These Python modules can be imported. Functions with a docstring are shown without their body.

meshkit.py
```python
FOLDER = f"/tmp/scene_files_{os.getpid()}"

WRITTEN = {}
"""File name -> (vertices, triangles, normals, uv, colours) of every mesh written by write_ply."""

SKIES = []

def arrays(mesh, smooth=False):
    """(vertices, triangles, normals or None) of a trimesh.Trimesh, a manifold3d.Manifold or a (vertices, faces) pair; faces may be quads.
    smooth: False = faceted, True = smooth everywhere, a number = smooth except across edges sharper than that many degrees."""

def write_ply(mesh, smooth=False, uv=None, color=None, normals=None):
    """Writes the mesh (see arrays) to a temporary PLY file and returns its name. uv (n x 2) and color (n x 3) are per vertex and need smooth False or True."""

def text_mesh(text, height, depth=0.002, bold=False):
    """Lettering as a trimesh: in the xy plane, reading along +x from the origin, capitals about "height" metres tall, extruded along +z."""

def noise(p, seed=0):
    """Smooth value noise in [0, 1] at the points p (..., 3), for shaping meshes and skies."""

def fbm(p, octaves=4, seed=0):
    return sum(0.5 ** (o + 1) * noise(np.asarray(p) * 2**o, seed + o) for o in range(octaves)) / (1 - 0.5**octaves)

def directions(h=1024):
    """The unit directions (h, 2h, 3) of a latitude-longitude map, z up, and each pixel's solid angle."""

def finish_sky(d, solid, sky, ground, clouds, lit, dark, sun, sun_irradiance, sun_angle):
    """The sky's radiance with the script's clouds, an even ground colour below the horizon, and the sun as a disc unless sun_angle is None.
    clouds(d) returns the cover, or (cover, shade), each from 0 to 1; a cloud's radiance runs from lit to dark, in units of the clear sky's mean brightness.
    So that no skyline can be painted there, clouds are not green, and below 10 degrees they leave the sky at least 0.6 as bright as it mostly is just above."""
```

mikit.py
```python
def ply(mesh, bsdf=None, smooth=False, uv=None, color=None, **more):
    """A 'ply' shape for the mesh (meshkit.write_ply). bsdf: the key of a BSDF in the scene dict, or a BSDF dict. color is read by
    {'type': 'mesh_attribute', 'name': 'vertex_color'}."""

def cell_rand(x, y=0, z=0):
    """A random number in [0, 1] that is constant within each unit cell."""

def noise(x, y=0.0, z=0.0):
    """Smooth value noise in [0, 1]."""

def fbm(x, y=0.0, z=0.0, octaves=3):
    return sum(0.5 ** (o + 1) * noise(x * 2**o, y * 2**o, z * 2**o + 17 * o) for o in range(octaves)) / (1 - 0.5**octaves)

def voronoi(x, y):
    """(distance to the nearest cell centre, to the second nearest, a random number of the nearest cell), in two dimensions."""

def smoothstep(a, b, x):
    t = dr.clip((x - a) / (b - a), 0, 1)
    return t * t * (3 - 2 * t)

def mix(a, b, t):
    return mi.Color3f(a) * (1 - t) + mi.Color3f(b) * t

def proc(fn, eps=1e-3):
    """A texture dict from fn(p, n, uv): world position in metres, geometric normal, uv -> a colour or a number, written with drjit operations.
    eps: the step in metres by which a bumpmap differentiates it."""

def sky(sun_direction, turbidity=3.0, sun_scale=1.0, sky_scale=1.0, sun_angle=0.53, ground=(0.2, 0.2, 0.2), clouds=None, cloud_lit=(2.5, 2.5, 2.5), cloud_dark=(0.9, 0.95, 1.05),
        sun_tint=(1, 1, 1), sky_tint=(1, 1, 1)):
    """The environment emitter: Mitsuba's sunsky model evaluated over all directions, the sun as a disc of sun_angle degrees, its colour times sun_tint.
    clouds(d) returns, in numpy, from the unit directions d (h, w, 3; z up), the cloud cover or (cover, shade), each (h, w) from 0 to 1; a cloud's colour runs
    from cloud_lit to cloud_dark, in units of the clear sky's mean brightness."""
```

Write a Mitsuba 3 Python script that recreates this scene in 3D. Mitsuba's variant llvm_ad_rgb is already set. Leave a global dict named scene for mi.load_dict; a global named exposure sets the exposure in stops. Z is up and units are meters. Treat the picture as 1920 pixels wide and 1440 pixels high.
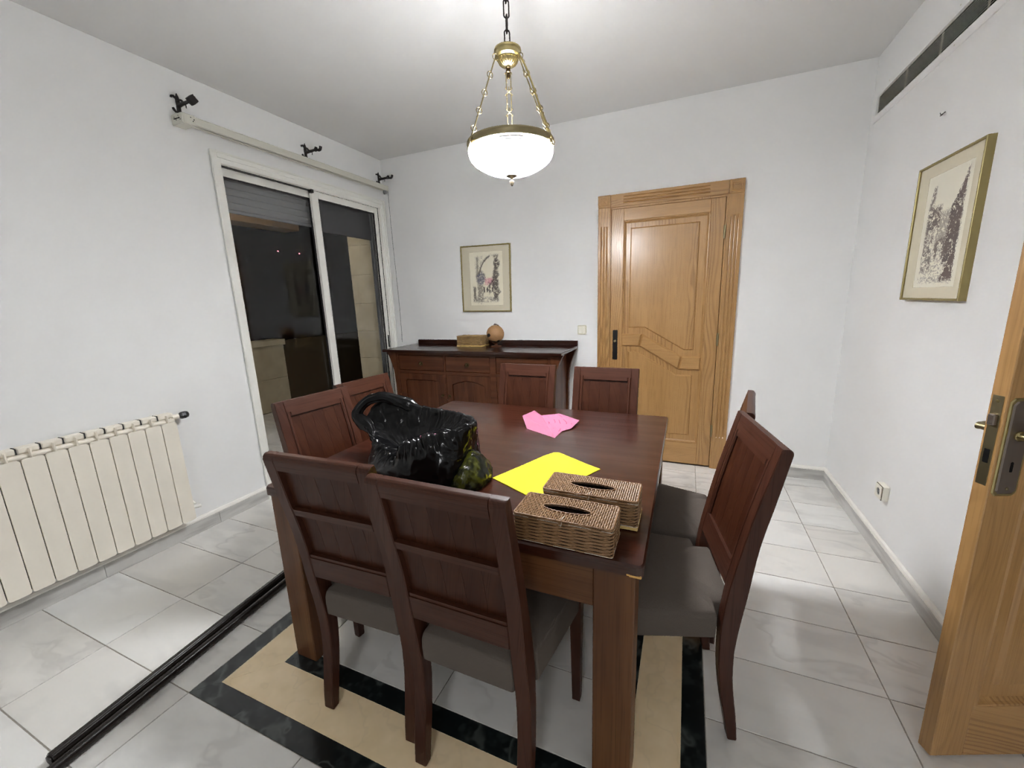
import math, random
import numpy as np, trimesh, shapely
from shapely import affinity
from shapely.geometry import Polygon, Point, LineString, box as sbox
from scipy.spatial import ConvexHull
import drjit as dr
import mitsuba as mi
import mikit, meshkit
from mikit import noise, fbm, voronoi, cell_rand, smoothstep, mix, proc

random.seed(7); rng = np.random.default_rng(7)
scene, labels = {}, {}
T4 = mi.ScalarTransform4f
# ------------------------------------------------------------------ camera, lights, exposure
exposure = 1.94
FOCAL, OFFX, OFFY = 753.12, 9.63, -2.62          # pixels of a 1920 x 1440 frame
from scipy.spatial.transform import Rotation
CAM = Rotation.from_rotvec([1.75514206, 0.326408272, -0.314281026]).as_matrix()   # rows: right, down, forward
cm = np.eye(4); cm[:3, 0], cm[:3, 1], cm[:3, 2], cm[:3, 3] = -CAM[0], -CAM[1], CAM[2], (0, 0, 1.44)
scene['camera'] = {'type': 'perspective', 'fov': math.degrees(2 * math.atan(960 / FOCAL)), 'fov_axis': 'x', 'near_clip': 0.02, 'far_clip': 500.0,
                   'principal_point_offset_x': -OFFX / 1920, 'principal_point_offset_y': -OFFY / 1440, 'to_world': T4(cm.tolist())}
LAMP_BOWL = (35.0, 35.3, 36.2)       # radiance of the frosted bowl
LAMP_BULB = (124.0, 125.5, 128.5)    # the bulbs inside it
REAR_LAMP = (11.5, 11.5, 11.7)       # ceiling lamp of the room behind the camera
ADDED_BALCONY_LAMP = (22.0, 20.5, 18.0)       # unseen lamp added to brighten the balcony
scene['night_sky'] = {'type': 'constant', 'radiance': {'type': 'rgb', 'value': [0.0006, 0.0007, 0.0011]}}

# ------------------------------------------------------------------ helpers
def S(r, g, b):
    c = np.array([r, g, b]) / 255.0
    return [float(x) for x in np.where(c < 0.04045, c / 12.92, ((c + 0.055) / 1.055) ** 2.4)]

def rgb(c): return {'type': 'rgb', 'value': list(c)}

def mat(name, color, rough=0.5, metal=0.0, spec=0.5, **kw):
    col = color if isinstance(color, dict) else rgb(color)
    scene[name] = {'type': 'twosided', 'b': {'type': 'principled', 'base_color': col, 'roughness': rough, 'metallic': metal, 'specular': spec, **kw}}

def diffuse(name, color):
    scene[name] = {'type': 'twosided', 'b': {'type': 'diffuse', 'reflectance': color if isinstance(color, dict) else rgb(color)}}

def arr(m):
    if isinstance(m, trimesh.Trimesh): return np.array(m.vertices), np.array(m.faces)
    return np.asarray(m[0], float), np.asarray(m[1], int)

def cat(ms):
    V, F, n = [], [], 0
    for m in ms:
        v, f = arr(m); V.append(v); F.append(f + n); n += len(v)
    return np.vstack(V), np.vstack(F)

def shift(m, d):
    v, f = arr(m); return v + np.asarray(d, float), f

def lin(m, R, d=(0, 0, 0)):
    v, f = arr(m); return v @ np.asarray(R, float).T + np.asarray(d, float), f

def rotz(a): c, s = math.cos(a), math.sin(a); return np.array([[c, -s, 0], [s, c, 0], [0, 0, 1.0]])
def rotx(a): c, s = math.cos(a), math.sin(a); return np.array([[1, 0, 0], [0, c, -s], [0, s, c]])
def roty(a): c, s = math.cos(a), math.sin(a); return np.array([[c, 0, s], [0, 1, 0], [-s, 0, c]])

def fixhull(v):
    h = ConvexHull(v); f = h.simplices.copy(); c = v.mean(0)
    n = np.cross(v[f[:, 1]] - v[f[:, 0]], v[f[:, 2]] - v[f[:, 0]])
    bad = ((v[f].mean(1) - c) * n).sum(1) < 0
    f[bad] = f[bad][:, ::-1]
    return f

def _cbv(h, c):
    out = []
    for ax in range(3):
        for sx in (-1, 1):
            for sy in (-1, 1):
                for sz in (-1, 1):
                    s = np.array([sx, sy, sz], float); p = s * (np.asarray(h) - c); p[ax] = s[ax] * h[ax]; out.append(p)
    return np.array(out)
_CBF = fixhull(_cbv(np.array([1, 1.1, 1.2]), 0.2))
_BXV = np.array([[x, y, z] for x in (-1, 1) for y in (-1, 1) for z in (-1, 1)], float)
_BXF = fixhull(_BXV)

def box(x0, x1, y0, y1, z0, z1, c=0.0):
    h = np.array([x1 - x0, y1 - y0, z1 - z0]) / 2; m = np.array([x1 + x0, y1 + y0, z1 + z0]) / 2
    if c <= 0: return _BXV * h + m, _BXF
    return _cbv(h, min(c, 0.45 * h.min())) + m, _CBF

def loft(rings, closed=True, cap0=True, cap1=True):
    R = np.asarray(rings, float); k, n = R.shape[:2]
    i, j = np.meshgrid(np.arange(k - 1), np.arange(n if closed else n - 1), indexing='ij')
    a, b = i * n + j, i * n + (j + 1) % n
    F = [np.stack([a, b, b + n], -1).reshape(-1, 3), np.stack([a, b + n, a + n], -1).reshape(-1, 3)]
    V = R.reshape(-1, 3)
    if closed and cap0:
        V = np.vstack([V, R[0].mean(0)]); c = len(V) - 1; q = np.arange(n)
        F.append(np.stack([(q + 1) % n, q, q * 0 + c], 1))
    if closed and cap1:
        V = np.vstack([V, R[-1].mean(0)]); c = len(V) - 1; q = np.arange(n) + (k - 1) * n
        F.append(np.stack([q, (q - (k - 1) * n + 1) % n + (k - 1) * n, q * 0 + c], 1))
    return V, np.vstack(F)

def tube(pts, r, sides=8, closed=False, cap=True):
    p = np.asarray(pts, float); n = len(p); rr = np.broadcast_to(r, n)
    d = np.roll(p, -1, 0) - np.roll(p, 1, 0) if closed else np.gradient(p, axis=0)
    d /= np.linalg.norm(d, axis=1, keepdims=True) + 1e-12
    u = np.cross(d[0], [0, 0, 1] if abs(d[0][2]) < 0.9 else [1, 0, 0]); rings = []
    for k in range(n):
        u = u - d[k] * (u @ d[k]); u /= np.linalg.norm(u) + 1e-12
        w = np.cross(d[k], u); a = np.arange(sides) * 2 * math.pi / sides
        rings.append(p[k] + rr[k] * (np.cos(a)[:, None] * u + np.sin(a)[:, None] * w))
    if closed: rings.append(rings[0])
    return loft(rings, True, cap and not closed, cap and not closed)

def lathe(prof, n=48, flute=None):
    a = np.arange(n) * 2 * math.pi / n; rings = []
    for r, z in prof:
        rr = np.full(n, max(r, 1e-5))
        if flute is not None: rr = rr * flute(a, z)
        rings.append(np.stack([rr * np.cos(a), rr * np.sin(a), np.full(n, z)], 1))
    return loft(rings)

def extrude(poly, h):
    ps = getattr(poly, 'geoms', [poly])
    return cat([trimesh.creation.extrude_polygon(g, h, engine='earcut') for g in ps])

# extruded (a, b) polygon placed so that a, b, thickness run along given axes
def plate(poly, o, ea, eb, en, h):
    return lin(extrude(poly, h), np.stack([ea, eb, en], 1), o)

def offset(poly, d):
    """the closed polygon (counter-clockwise points) moved inwards by d with mitred corners"""
    p = np.asarray(poly, float); e = np.roll(p, -1, 0) - p; e /= np.linalg.norm(e, axis=1, keepdims=True)
    nrm = np.stack([-e[:, 1], e[:, 0]], 1); n0 = np.roll(nrm, 1, 0)
    return p + d * (n0 + nrm) / (1 + (n0 * nrm).sum(1))[:, None]

def ccw(p):
    p = np.asarray(p, float); a = (p[:, 0] * np.roll(p[:, 1], -1) - np.roll(p[:, 0], -1) * p[:, 1]).sum()
    return p if a > 0 else p[::-1]

def raised(poly, w0, w1, bev, mid=0.0):
    """a chamfered slab over the (u, z) polygon: vertices (u, z, w) with w towards the viewer"""
    p = ccw(poly); q = offset(p, bev); m = w1 - (w1 - w0) * (1 - mid)
    lo = np.c_[p, np.full(len(p), w0)]; md = np.c_[p, np.full(len(p), m)]; hi = np.c_[q, np.full(len(q), w1)]
    V, F = loft([lo, md, hi], True, False, False)
    cap = trimesh.creation.triangulate_polygon(Polygon(q), engine='earcut')
    idx = [int(np.argmin(np.linalg.norm(q - c, axis=1))) + 2 * len(p) for c in cap[0]]
    ff = np.array(idx)[np.asarray(cap[1])]
    n = np.cross(V[ff[:, 1]] - V[ff[:, 0]], V[ff[:, 2]] - V[ff[:, 0]])[:, 2]
    ff[n < 0] = ff[n < 0][:, ::-1]
    return V, np.vstack([F, ff])

_seed = [0]
def wuv(v, axis, seed=None):
    _seed[0] += 1
    k = _seed[0] if seed is None else seed
    o = np.random.default_rng(1000 + k).uniform(0, 7, 2)
    a, b = [i for i in range(3) if i != axis]
    return np.stack([v[:, axis] + o[0], v[:, a] + 1.31 * v[:, b] + o[1]], 1)

def P(m, bsdf, axis=None, smooth=False, seed=None, **kw):
    v, f = arr(m)
    if axis is not None: return mikit.ply((v, f), bsdf, smooth, uv=wuv(v, axis, seed), **kw)
    return mikit.ply((v, f), bsdf, smooth, **kw)

def key(name):
    k, i = name, 0
    while k in scene or k in labels or any(s.startswith(k + '__') for s in scene):
        i += 1; k = f'{name}_{i:03d}'
    return k

def put(name, m, bsdf, axis=None, smooth=False, label=None, cat_=None, group=None, kind=None, **kw):
    k = key(name); scene[k] = m if isinstance(m, dict) else P(m, bsdf, axis, smooth, **kw)
    tag(k, label, cat_, group, kind)
    return k

def tag(k, label=None, cat_=None, group=None, kind=None):
    d = {}
    if label: d['label'] = label
    if cat_: d['category'] = cat_
    if group: d['group'] = group
    if kind: d['kind'] = kind
    if d: labels[k] = d

def thing(name, label, cat_, group=None, kind=None):
    k = key(name); tag(k, label, cat_, group, kind); return k

# ------------------------------------------------------------------ materials
diffuse('wall_paint', proc(lambda p, n, uv: mi.Color3f(0.80, 0.805, 0.80) * (0.975 + 0.025 * fbm(p.x * 3 + p.y * 3, p.z * 3))))
diffuse('ceiling_paint', [0.70, 0.70, 0.69])
diffuse('bead_paint', S(232, 230, 224))
diffuse('grout', S(150, 146, 138))

def marble(p, n, uv):
    k = cell_rand(dr.floor((p.x + 1.7035) / 0.6085), dr.floor((p.y - 0.671) / 0.3023), 3)
    x, y = p.x + 37 * k, p.y - 19 * k
    w = fbm(x * 2.4, y * 4.4, k * 9, 4)
    vein = dr.exp(-dr.square((fbm(x * 2.6 + 1.2 * w, y * 5.6 + w, 3.0, 5) - 0.5) * 30.0)) * smoothstep(0.42, 0.66, fbm(x * 2.0, y * 3.0, 21.0, 2))
    cloud = smoothstep(0.46, 0.78, fbm(x * 3.4 + 2 * w, y * 8.0, 11.0, 5))
    c = mix([0.735, 0.735, 0.715], [0.665, 0.650, 0.615], k)
    c = mix(c, [0.47, 0.465, 0.45], 0.40 * cloud)
    return mix(c, [0.35, 0.34, 0.32], 0.26 * vein)
mat('white_marble', proc(marble), 0.10, spec=0.5)
def green_marble(p, n, uv):
    w = fbm(p.x * 7, p.y * 7, 2.0, 4)
    v = dr.exp(-dr.square((fbm(p.x * 5 + w, p.y * 6 - w, 5.0, 4) - 0.5) * 30.0))
    s = smoothstep(0.5, 0.8, fbm(p.x * 30, p.y * 30, 1.0, 3))
    return mix(mix([0.006, 0.0085, 0.0092], [0.017, 0.0225, 0.0225], s), [0.12, 0.14, 0.13], 0.35 * v)
mat('green_marble', proc(green_marble), 0.12)
def beige_marble(p, n, uv):
    f = fbm(p.x * 22, p.y * 22, 3.0, 4)
    v = dr.exp(-dr.square((fbm(p.x * 9, p.y * 9, 8.0, 4) - 0.5) * 45.0))
    return mix(mix(S(246, 224, 188), S(232, 209, 168), f), S(184, 163, 128), 0.12 * v)
mat('beige_marble', proc(beige_marble), 0.16)
def base_marble(p, n, uv):
    f = fbm(p.x * 4 + p.y * 4, p.z * 30, p.x - p.y, 4)
    return mix([0.50, 0.495, 0.475], [0.34, 0.335, 0.32], smoothstep(0.3, 0.75, f))
mat('base_marble', proc(base_marble), 0.22)

def oak(p, n, uv):
    u, v = uv.x, uv.y
    w = fbm(u * 1.1, v * 5.0, 1.0, 3)
    ring = 0.5 + 0.5 * dr.sin((v * 38.0 + 9.0 * w + 2.2 * fbm(u * 0.7, v * 2.2, 4.0, 2)) * 6.283)
    fine = noise(u * 9, v * 420.0)
    band = smoothstep(0.42, 0.62, fbm(0.0, v * 6.5, 7.0, 2))
    a = 0.46 * band * smoothstep(0.45, 0.95, ring) + 0.24 * smoothstep(0.45, 0.9, fine)
    c = mix([0.415, 0.240, 0.094], [0.352, 0.192, 0.069], fbm(u * 2, v * 14, 0.0, 3))
    return mix(c, [0.195, 0.090, 0.027], a)
mat('oak', proc(oak), 0.30, clearcoat=0.35, clearcoat_gloss=0.75)
def mahog(a, b, d):
    def fn(p, n, uv):
        u, v = uv.x, uv.y
        f = fbm(u * 1.6, v * 26.0, 2.0, 4); g = noise(u * 7, v * 300.0)
        c = mix(a, b, smoothstep(0.3, 0.75, f))
        return mix(c, d, 0.55 * smoothstep(0.5, 0.95, g))
    return fn
mat('mahogany', proc(mahog([0.050, 0.0168, 0.0090], [0.037, 0.0120, 0.0066], [0.026, 0.0080, 0.0045])), 0.36, spec=0.22, clearcoat=0.12, clearcoat_gloss=0.8)
mat('mahogany_panel', proc(mahog([0.042, 0.0126, 0.0052], [0.031, 0.0086, 0.0037], [0.022, 0.0058, 0.0028])), 0.38, spec=0.2, clearcoat=0.10, clearcoat_gloss=0.8)
scene['table_top'] = {'type': 'twosided', 'b': {'type': 'roughplastic', 'alpha': 0.055, 'int_ior': 1.5, 'nonlinear': True, 'diffuse_reflectance': proc(mahog([0.080, 0.0245, 0.0140], [0.066, 0.0195, 0.0112], [0.052, 0.0152, 0.0090]))}}
mat('table_side', proc(mahog([0.108, 0.046, 0.0175], [0.078, 0.031, 0.0125], [0.052, 0.0195, 0.0085])), 0.38, spec=0.22, clearcoat=0.12, clearcoat_gloss=0.8)
mat('raw_wood', S(196, 152, 88), 0.7)
mat('sideboard_wood', proc(mahog([0.078, 0.0255, 0.0095], [0.052, 0.0160, 0.0063], [0.032, 0.0094, 0.0042])), 0.36, spec=0.22, clearcoat=0.15, clearcoat_gloss=0.85)
scene['sideboard_top'] = {'type': 'twosided', 'b': {'type': 'roughplastic', 'alpha': 0.06, 'int_ior': 1.5, 'nonlinear': True, 'diffuse_reflectance': proc(mahog([0.050, 0.016, 0.0100], [0.040, 0.0122, 0.0078], [0.028, 0.0088, 0.0060]))}}
mat('seat_fabric', proc(lambda p, n, uv: mix([0.096, 0.081, 0.069], [0.080, 0.067, 0.057], noise(p.x * 500, p.y * 500, p.z * 500))), 0.85, spec=0.2, sheen=0.3)
mat('dark_metal', S(38, 34, 32), 0.45, 0.6)
mat('black_iron', S(26, 23, 22), 0.5, 0.3)
mat('brass', S(176, 162, 116), 0.30, 1.0)
mat('old_brass', S(150, 139, 108), 0.42, 1.0)
mat('bronze', S(86, 72, 50), 0.38, 1.0)
mat('pewter', S(128, 118, 110), 0.42, 0.9)
mat('cream_enamel', S(228, 222, 209), 0.38)
mat('white_enamel', S(228, 228, 222), 0.35)
mat('switch_beige', S(196, 192, 172), 0.4)
mat('rail_enamel', S(196, 195, 184), 0.45)
mat('shutter_dark', S(40, 40, 44), 0.5)
mat('white_plastic', S(226, 224, 212), 0.35)
mat('black_plastic', S(18, 18, 18), 0.3)
mat('dark_rubber_and_shade', S(34, 34, 36), 0.6)  # rubber seals, and the shade painted into the radiator gaps
mat('grey_aluminium', S(120, 122, 124), 0.4, 0.5)
mat('shutter_grey', S(112, 114, 115), 0.55)
mat('hole_dark', [0.006, 0.006, 0.006], 0.8, spec=0.1)
mat('vent_slat', S(196, 190, 180), 0.4)
mat('dark_pole', proc(lambda p, n, uv: mix([0.014, 0.010, 0.0085], [0.005, 0.004, 0.0035], fbm(p.x * 60, p.y * 4, p.z * 60))), 0.26, spec=0.35)
scene['window_glass'] = {'type': 'thindielectric', 'int_ior': 1.36}
mat('frame_gold', S(140, 128, 84), 0.42, 0.55)
mat('mat_board', S(198, 191, 170), 0.8, spec=0.2)
diffuse('exterior_stone', proc(lambda p, n, uv: mix(S(206, 196, 170), S(182, 170, 142), fbm(p.x * 9 + p.y * 9, p.z * 9, p.y * 3, 3))))
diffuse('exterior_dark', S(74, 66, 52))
diffuse('exterior_plaster', S(190, 160, 124))
mat('yellow_felt', S(226, 214, 52), 0.8, spec=0.2)
def pink_print(p, n, uv):
    w = fbm(p.x * 14, p.y * 14, 2.0, 2)
    r = dr.sqrt(dr.square(p.x + 0.80) + dr.square(p.y - 1.90)) + 0.035 * w
    line = dr.exp(-dr.square(dr.sin(r * 95.0) * 5.0)) * smoothstep(0.42, 0.5, noise(p.x * 22, p.y * 22, 4.0))
    return mix(S(166, 98, 122), S(118, 40, 72), 0.9 * line)
mat('pink_paper', proc(pink_print), 0.8, spec=0.2)
mat('pink_plain', S(150, 86, 110), 0.7)
def bag_green(p, n, uv):
    f = fbm(p.x * 34, p.y * 34, p.z * 22, 4)
    return mix([0.006, 0.007, 0.004], [0.046, 0.050, 0.006], smoothstep(0.46, 0.64, f))
def crumple(p, n, uv):
    q = noise(p.x * 15, p.y * 15, p.z * 15)
    def r(k, o): return 1.0 - dr.abs(2.0 * noise(p.x * k + o + 1.5 * q, p.y * k + q, p.z * k - q) - 1.0)
    return 0.0034 * r(17.0, 0.0) + 0.0013 * r(41.0, 9.0)
for nm_, col_ in (('bag_film', rgb([0.0028, 0.0028, 0.0031])), ('bag_film_green', proc(bag_green))):
    scene[nm_] = {'type': 'twosided', 'b': {'type': 'bumpmap', 'arbitrary': proc(crumple, 6e-4), 'scale': 1.0, 'nested': {'type': 'principled', 'base_color': col_, 'roughness': 0.17, 'specular': 0.24}}}
def wick(a, b):
    def fn(p, n, uv): return mix(a, b, noise(p.x * 160, p.y * 160, p.z * 160))
    return fn
mat('wicker', proc(wick([0.270, 0.158, 0.076], [0.180, 0.098, 0.044])), 0.45)
mat('wicker_cord', proc(wick([0.210, 0.112, 0.046], [0.130, 0.062, 0.024])), 0.42)
mat('wicker_tan', proc(wick([0.36, 0.235, 0.098], [0.22, 0.130, 0.050])), 0.5)
mat('wicker_liner', [0.030, 0.014, 0.007], 0.8)
mat('pale_wood', S(206, 176, 112), 0.55)
mat('steel_wire', S(214, 208, 196), 0.25, 0.8)
def cork(p, n, uv):
    x, y, z = p.x + 1.63, p.y - 3.36, p.z - 1.137
    land = smoothstep(0.565, 0.58, fbm(x * 15 + 4.0, y * 15, z * 15 + 1.0, 4))
    oz = smoothstep(1.0, 0.85, dr.sqrt(dr.square((x + 0.034) / 0.025) + dr.square((z + 0.010) / 0.017)) + 0.7 * (fbm(x * 90, z * 90, 2.0, 2) - 0.5)) * dr.select(y < 0, 1.0, 0.0)
    ant = smoothstep(-0.058, -0.066, z + 0.03 * (fbm(x * 40, y * 40, 1.0, 2) - 0.5))
    f = noise(p.x * 300, p.y * 300, p.z * 300)
    c = mix([0.33, 0.185, 0.082], [0.255, 0.135, 0.055], f)
    return mix(c, [0.012, 0.010, 0.010], dr.maximum(dr.maximum(oz, ant), 0.9 * land * dr.select(y > -0.01, 1.0, 0.0)))
mat('cork_map', proc(cork), 0.6)
diffuse('frosted_glass', S(238, 238, 236))
mat('etched_glass', S(214, 216, 214), 0.5)
mat('finial_metal', S(86, 78, 64), 0.4, 0.8)

# ------------------------------------------------------------------ the room
XL, XR, YB, ZC = -2.915, 1.03, 3.54, 2.85
XH, YR = 1.66, -3.4                    # hall wall on the right, rear wall behind the camera
YE = 1.86                              # end of the right wall, behind the open door
W_Y0, W_Y1, W_Z = 1.895, 3.505, 2.44   # balcony door opening
put('wall_left', cat([box(XL - .16, XL, YR, W_Y0, -.02, ZC), box(XL - .16, XL, W_Y1, YB + .15, -.02, ZC), box(XL - .16, XL, W_Y0, W_Y1, W_Z, ZC)]), 'wall_paint',
    label='white painted wall with the balcony door and the radiator', kind='structure')
D_X0, D_X1, D_Z = -.625, .232, 2.135
put('wall_back', cat([box(XL - .16, D_X0, YB, YB + .15, -.02, ZC), box(D_X1, XR + .15, YB, YB + .15, -.02, ZC), box(D_X0, D_X1, YB, YB + .15, D_Z, ZC),
                      box(D_X0, D_X1, YB + .10, YB + .15, -.02, D_Z)]), 'wall_paint', label='white wall behind the sideboard with the oak door', kind='structure')
V_Y0, V_Y1, V_Z0, V_Z1 = 1.98, 3.463, 2.489, 2.598
put('wall_right', cat([box(XR, XR + .15, YE, YB, -.02, V_Z0), box(XR, XR + .15, YE, YB, V_Z1, ZC), box(XR, XR + .15, YE, V_Y0, V_Z0, V_Z1), box(XR, XR + .15, V_Y1, YB, V_Z0, V_Z1)]), 'wall_paint',
    label='white wall on the right with the air grille', kind='structure')
put('wall_corner', box(XR + .15, XH, YE, YE + .15, -.02, ZC), 'wall_paint', label='white wall return behind the open door', kind='structure')
put('wall_hall', cat([box(XH, XH + .15, 1.80, YE + .15, -.02, ZC), box(XH, XH + .15, .80, 1.80, 2.15, ZC), box(XH, XH + .15, YR, .80, -.02, ZC), box(XH + .6, XH + .7, .5, 2.1, -.02, ZC)]),
    'wall_paint', label='white wall holding the open oak door', kind='structure')
put('wall_rear', box(XL - .16, XH + .15, YR - .15, YR, -.02, ZC), 'wall_paint', label='white wall behind the camera', kind='structure')
put('ceiling', box(XL - .16, XH + .75, YR - .15, YB + .15, ZC, ZC + .1), 'ceiling_paint', label='flat white ceiling', kind='structure')

# floor: grout bed, marble tiles one by one, inlaid marble border around the table
floor = put('floor', box(XL - .16, XH + .75, YR - .15, YB + .15, -.06, -.0025), 'grout', label='white marble tiled floor with an inlaid green and beige border', kind='structure')
GX, GY, PX, PY, J = -1.7035, 0.671, 0.6085, 0.3023, 0.0021
xs = [XL] + [GX + PX * i for i in range(-1, 6)]; xs[1] = GX - PX
xs = [XL, GX - PX, GX, GX + PX, GX + 2 * PX, GX + 3 * PX, GX + 4 * PX, XR + .0, XH]
ys = [YR] + [GY + PY * k for k in range(-13, 10)] + [YB]
ys = sorted(set(round(y, 4) for y in ys if YR <= y <= YB))
def tile(x0, x1, y0, y1, m='white_marble', nm='tile'):
    put(floor + '__' + nm, box(x0 + J, x1 - J, y0 + J, y1 - J, -.012, 0.0, .0008), m)
BX0, BX1, BY0, BY1 = GX, GX + 3 * PX, GY, GY + 6 * PY
for i in range(len(xs) - 1):
    for k in range(len(ys) - 1):
        if xs[i + 1] - xs[i] < .02 or ys[k + 1] - ys[k] < .02: continue
        cx, cy = (xs[i] + xs[i + 1]) / 2, (ys[k] + ys[k + 1]) / 2
        if BX0 < cx < BX1 and BY0 < cy < BY1: continue
        if cx > XR and cy > YE: continue
        tile(xs[i], xs[i + 1], ys[k], ys[k + 1])
a, b, c = .075, .230, .3042
def strip_ring(o, i, m, nm):
    x0, x1, y0, y1 = BX0, BX1, BY0, BY1
    tile(x0 + o, x1 - o, y0 + o, y0 + i, m, nm) if False else None
    e = .0004
    for poly in ([(x0 + o, y0 + o), (x1 - o, y0 + o), (x1 - i, y0 + i), (x0 + i, y0 + i)], [(x1 - o, y0 + o), (x1 - o, y1 - o), (x1 - i, y1 - i), (x1 - i, y0 + i)],
                 [(x1 - o, y1 - o), (x0 + o, y1 - o), (x0 + i, y1 - i), (x1 - i, y1 - i)], [(x0 + o, y1 - o), (x0 + o, y0 + o), (x0 + i, y0 + i), (x0 + i, y1 - i)]):
        put(floor + '__' + nm, raised(poly, -.012, 0.0, e, .9), m)
strip_ring(0.0005, a, 'green_marble', 'green_border_strip')
strip_ring(a, b, 'beige_marble', 'beige_border_strip')
strip_ring(b, c, 'green_marble', 'green_border_strip')
fx = np.linspace(BX0 + c, BX1 - c, 3); fy = np.linspace(BY0 + c, BY1 - c, 5)
for i in range(2):
    for k in range(4): tile(fx[i], fx[i + 1], fy[k], fy[k + 1])

# baseboards: stone pieces under a painted bead
def baseboard(name, label, p0, p1, inward, first=.35):
    p0, p1, n = np.array(p0, float), np.array(p1, float), np.array(inward, float)
    L = np.linalg.norm(p1 - p0); d = (p1 - p0) / L
    k = thing(name, label, None, kind='structure')
    R = np.array([[d[0], n[0], 0], [d[1], n[1], 0], [0, 0, 1.0]])
    s = 0.0; e = first
    while s < L - .01:
        e = min(e, L)
        put(k + '__stone_piece', lin(box(s + .0006, e - .0006, 0, .011, 0.0005, .084, .0015), R, (p0[0], p0[1], 0)), 'base_marble')
        s, e = e, e + .605
    bead = loft([np.array([[x, 0, .083], [x, .013, .083], [x, .014, .092], [x, .010, .102], [x, 0.001, .108], [x, 0, .108]]) for x in (0, L)])
    put(k + '__bead', lin(bead, R, (p0[0], p0[1], 0)), 'bead_paint')
baseboard('baseboard_left', 'grey marble baseboard below the radiator', (XL, W_Y0 - .02), (XL, YR), (1, 0))
baseboard('baseboard_back', 'grey marble baseboard beside the sideboard', (XL, YB), (D_X0 - .10, YB), (0, -1))
baseboard('baseboard_corner', 'grey marble baseboard right of the oak door', (.345, YB), (XR, YB), (0, -1))
baseboard('baseboard_right', 'grey marble baseboard along the right wall', (XR, YB - .011), (XR, YE), (-1, 0), .62)

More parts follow.
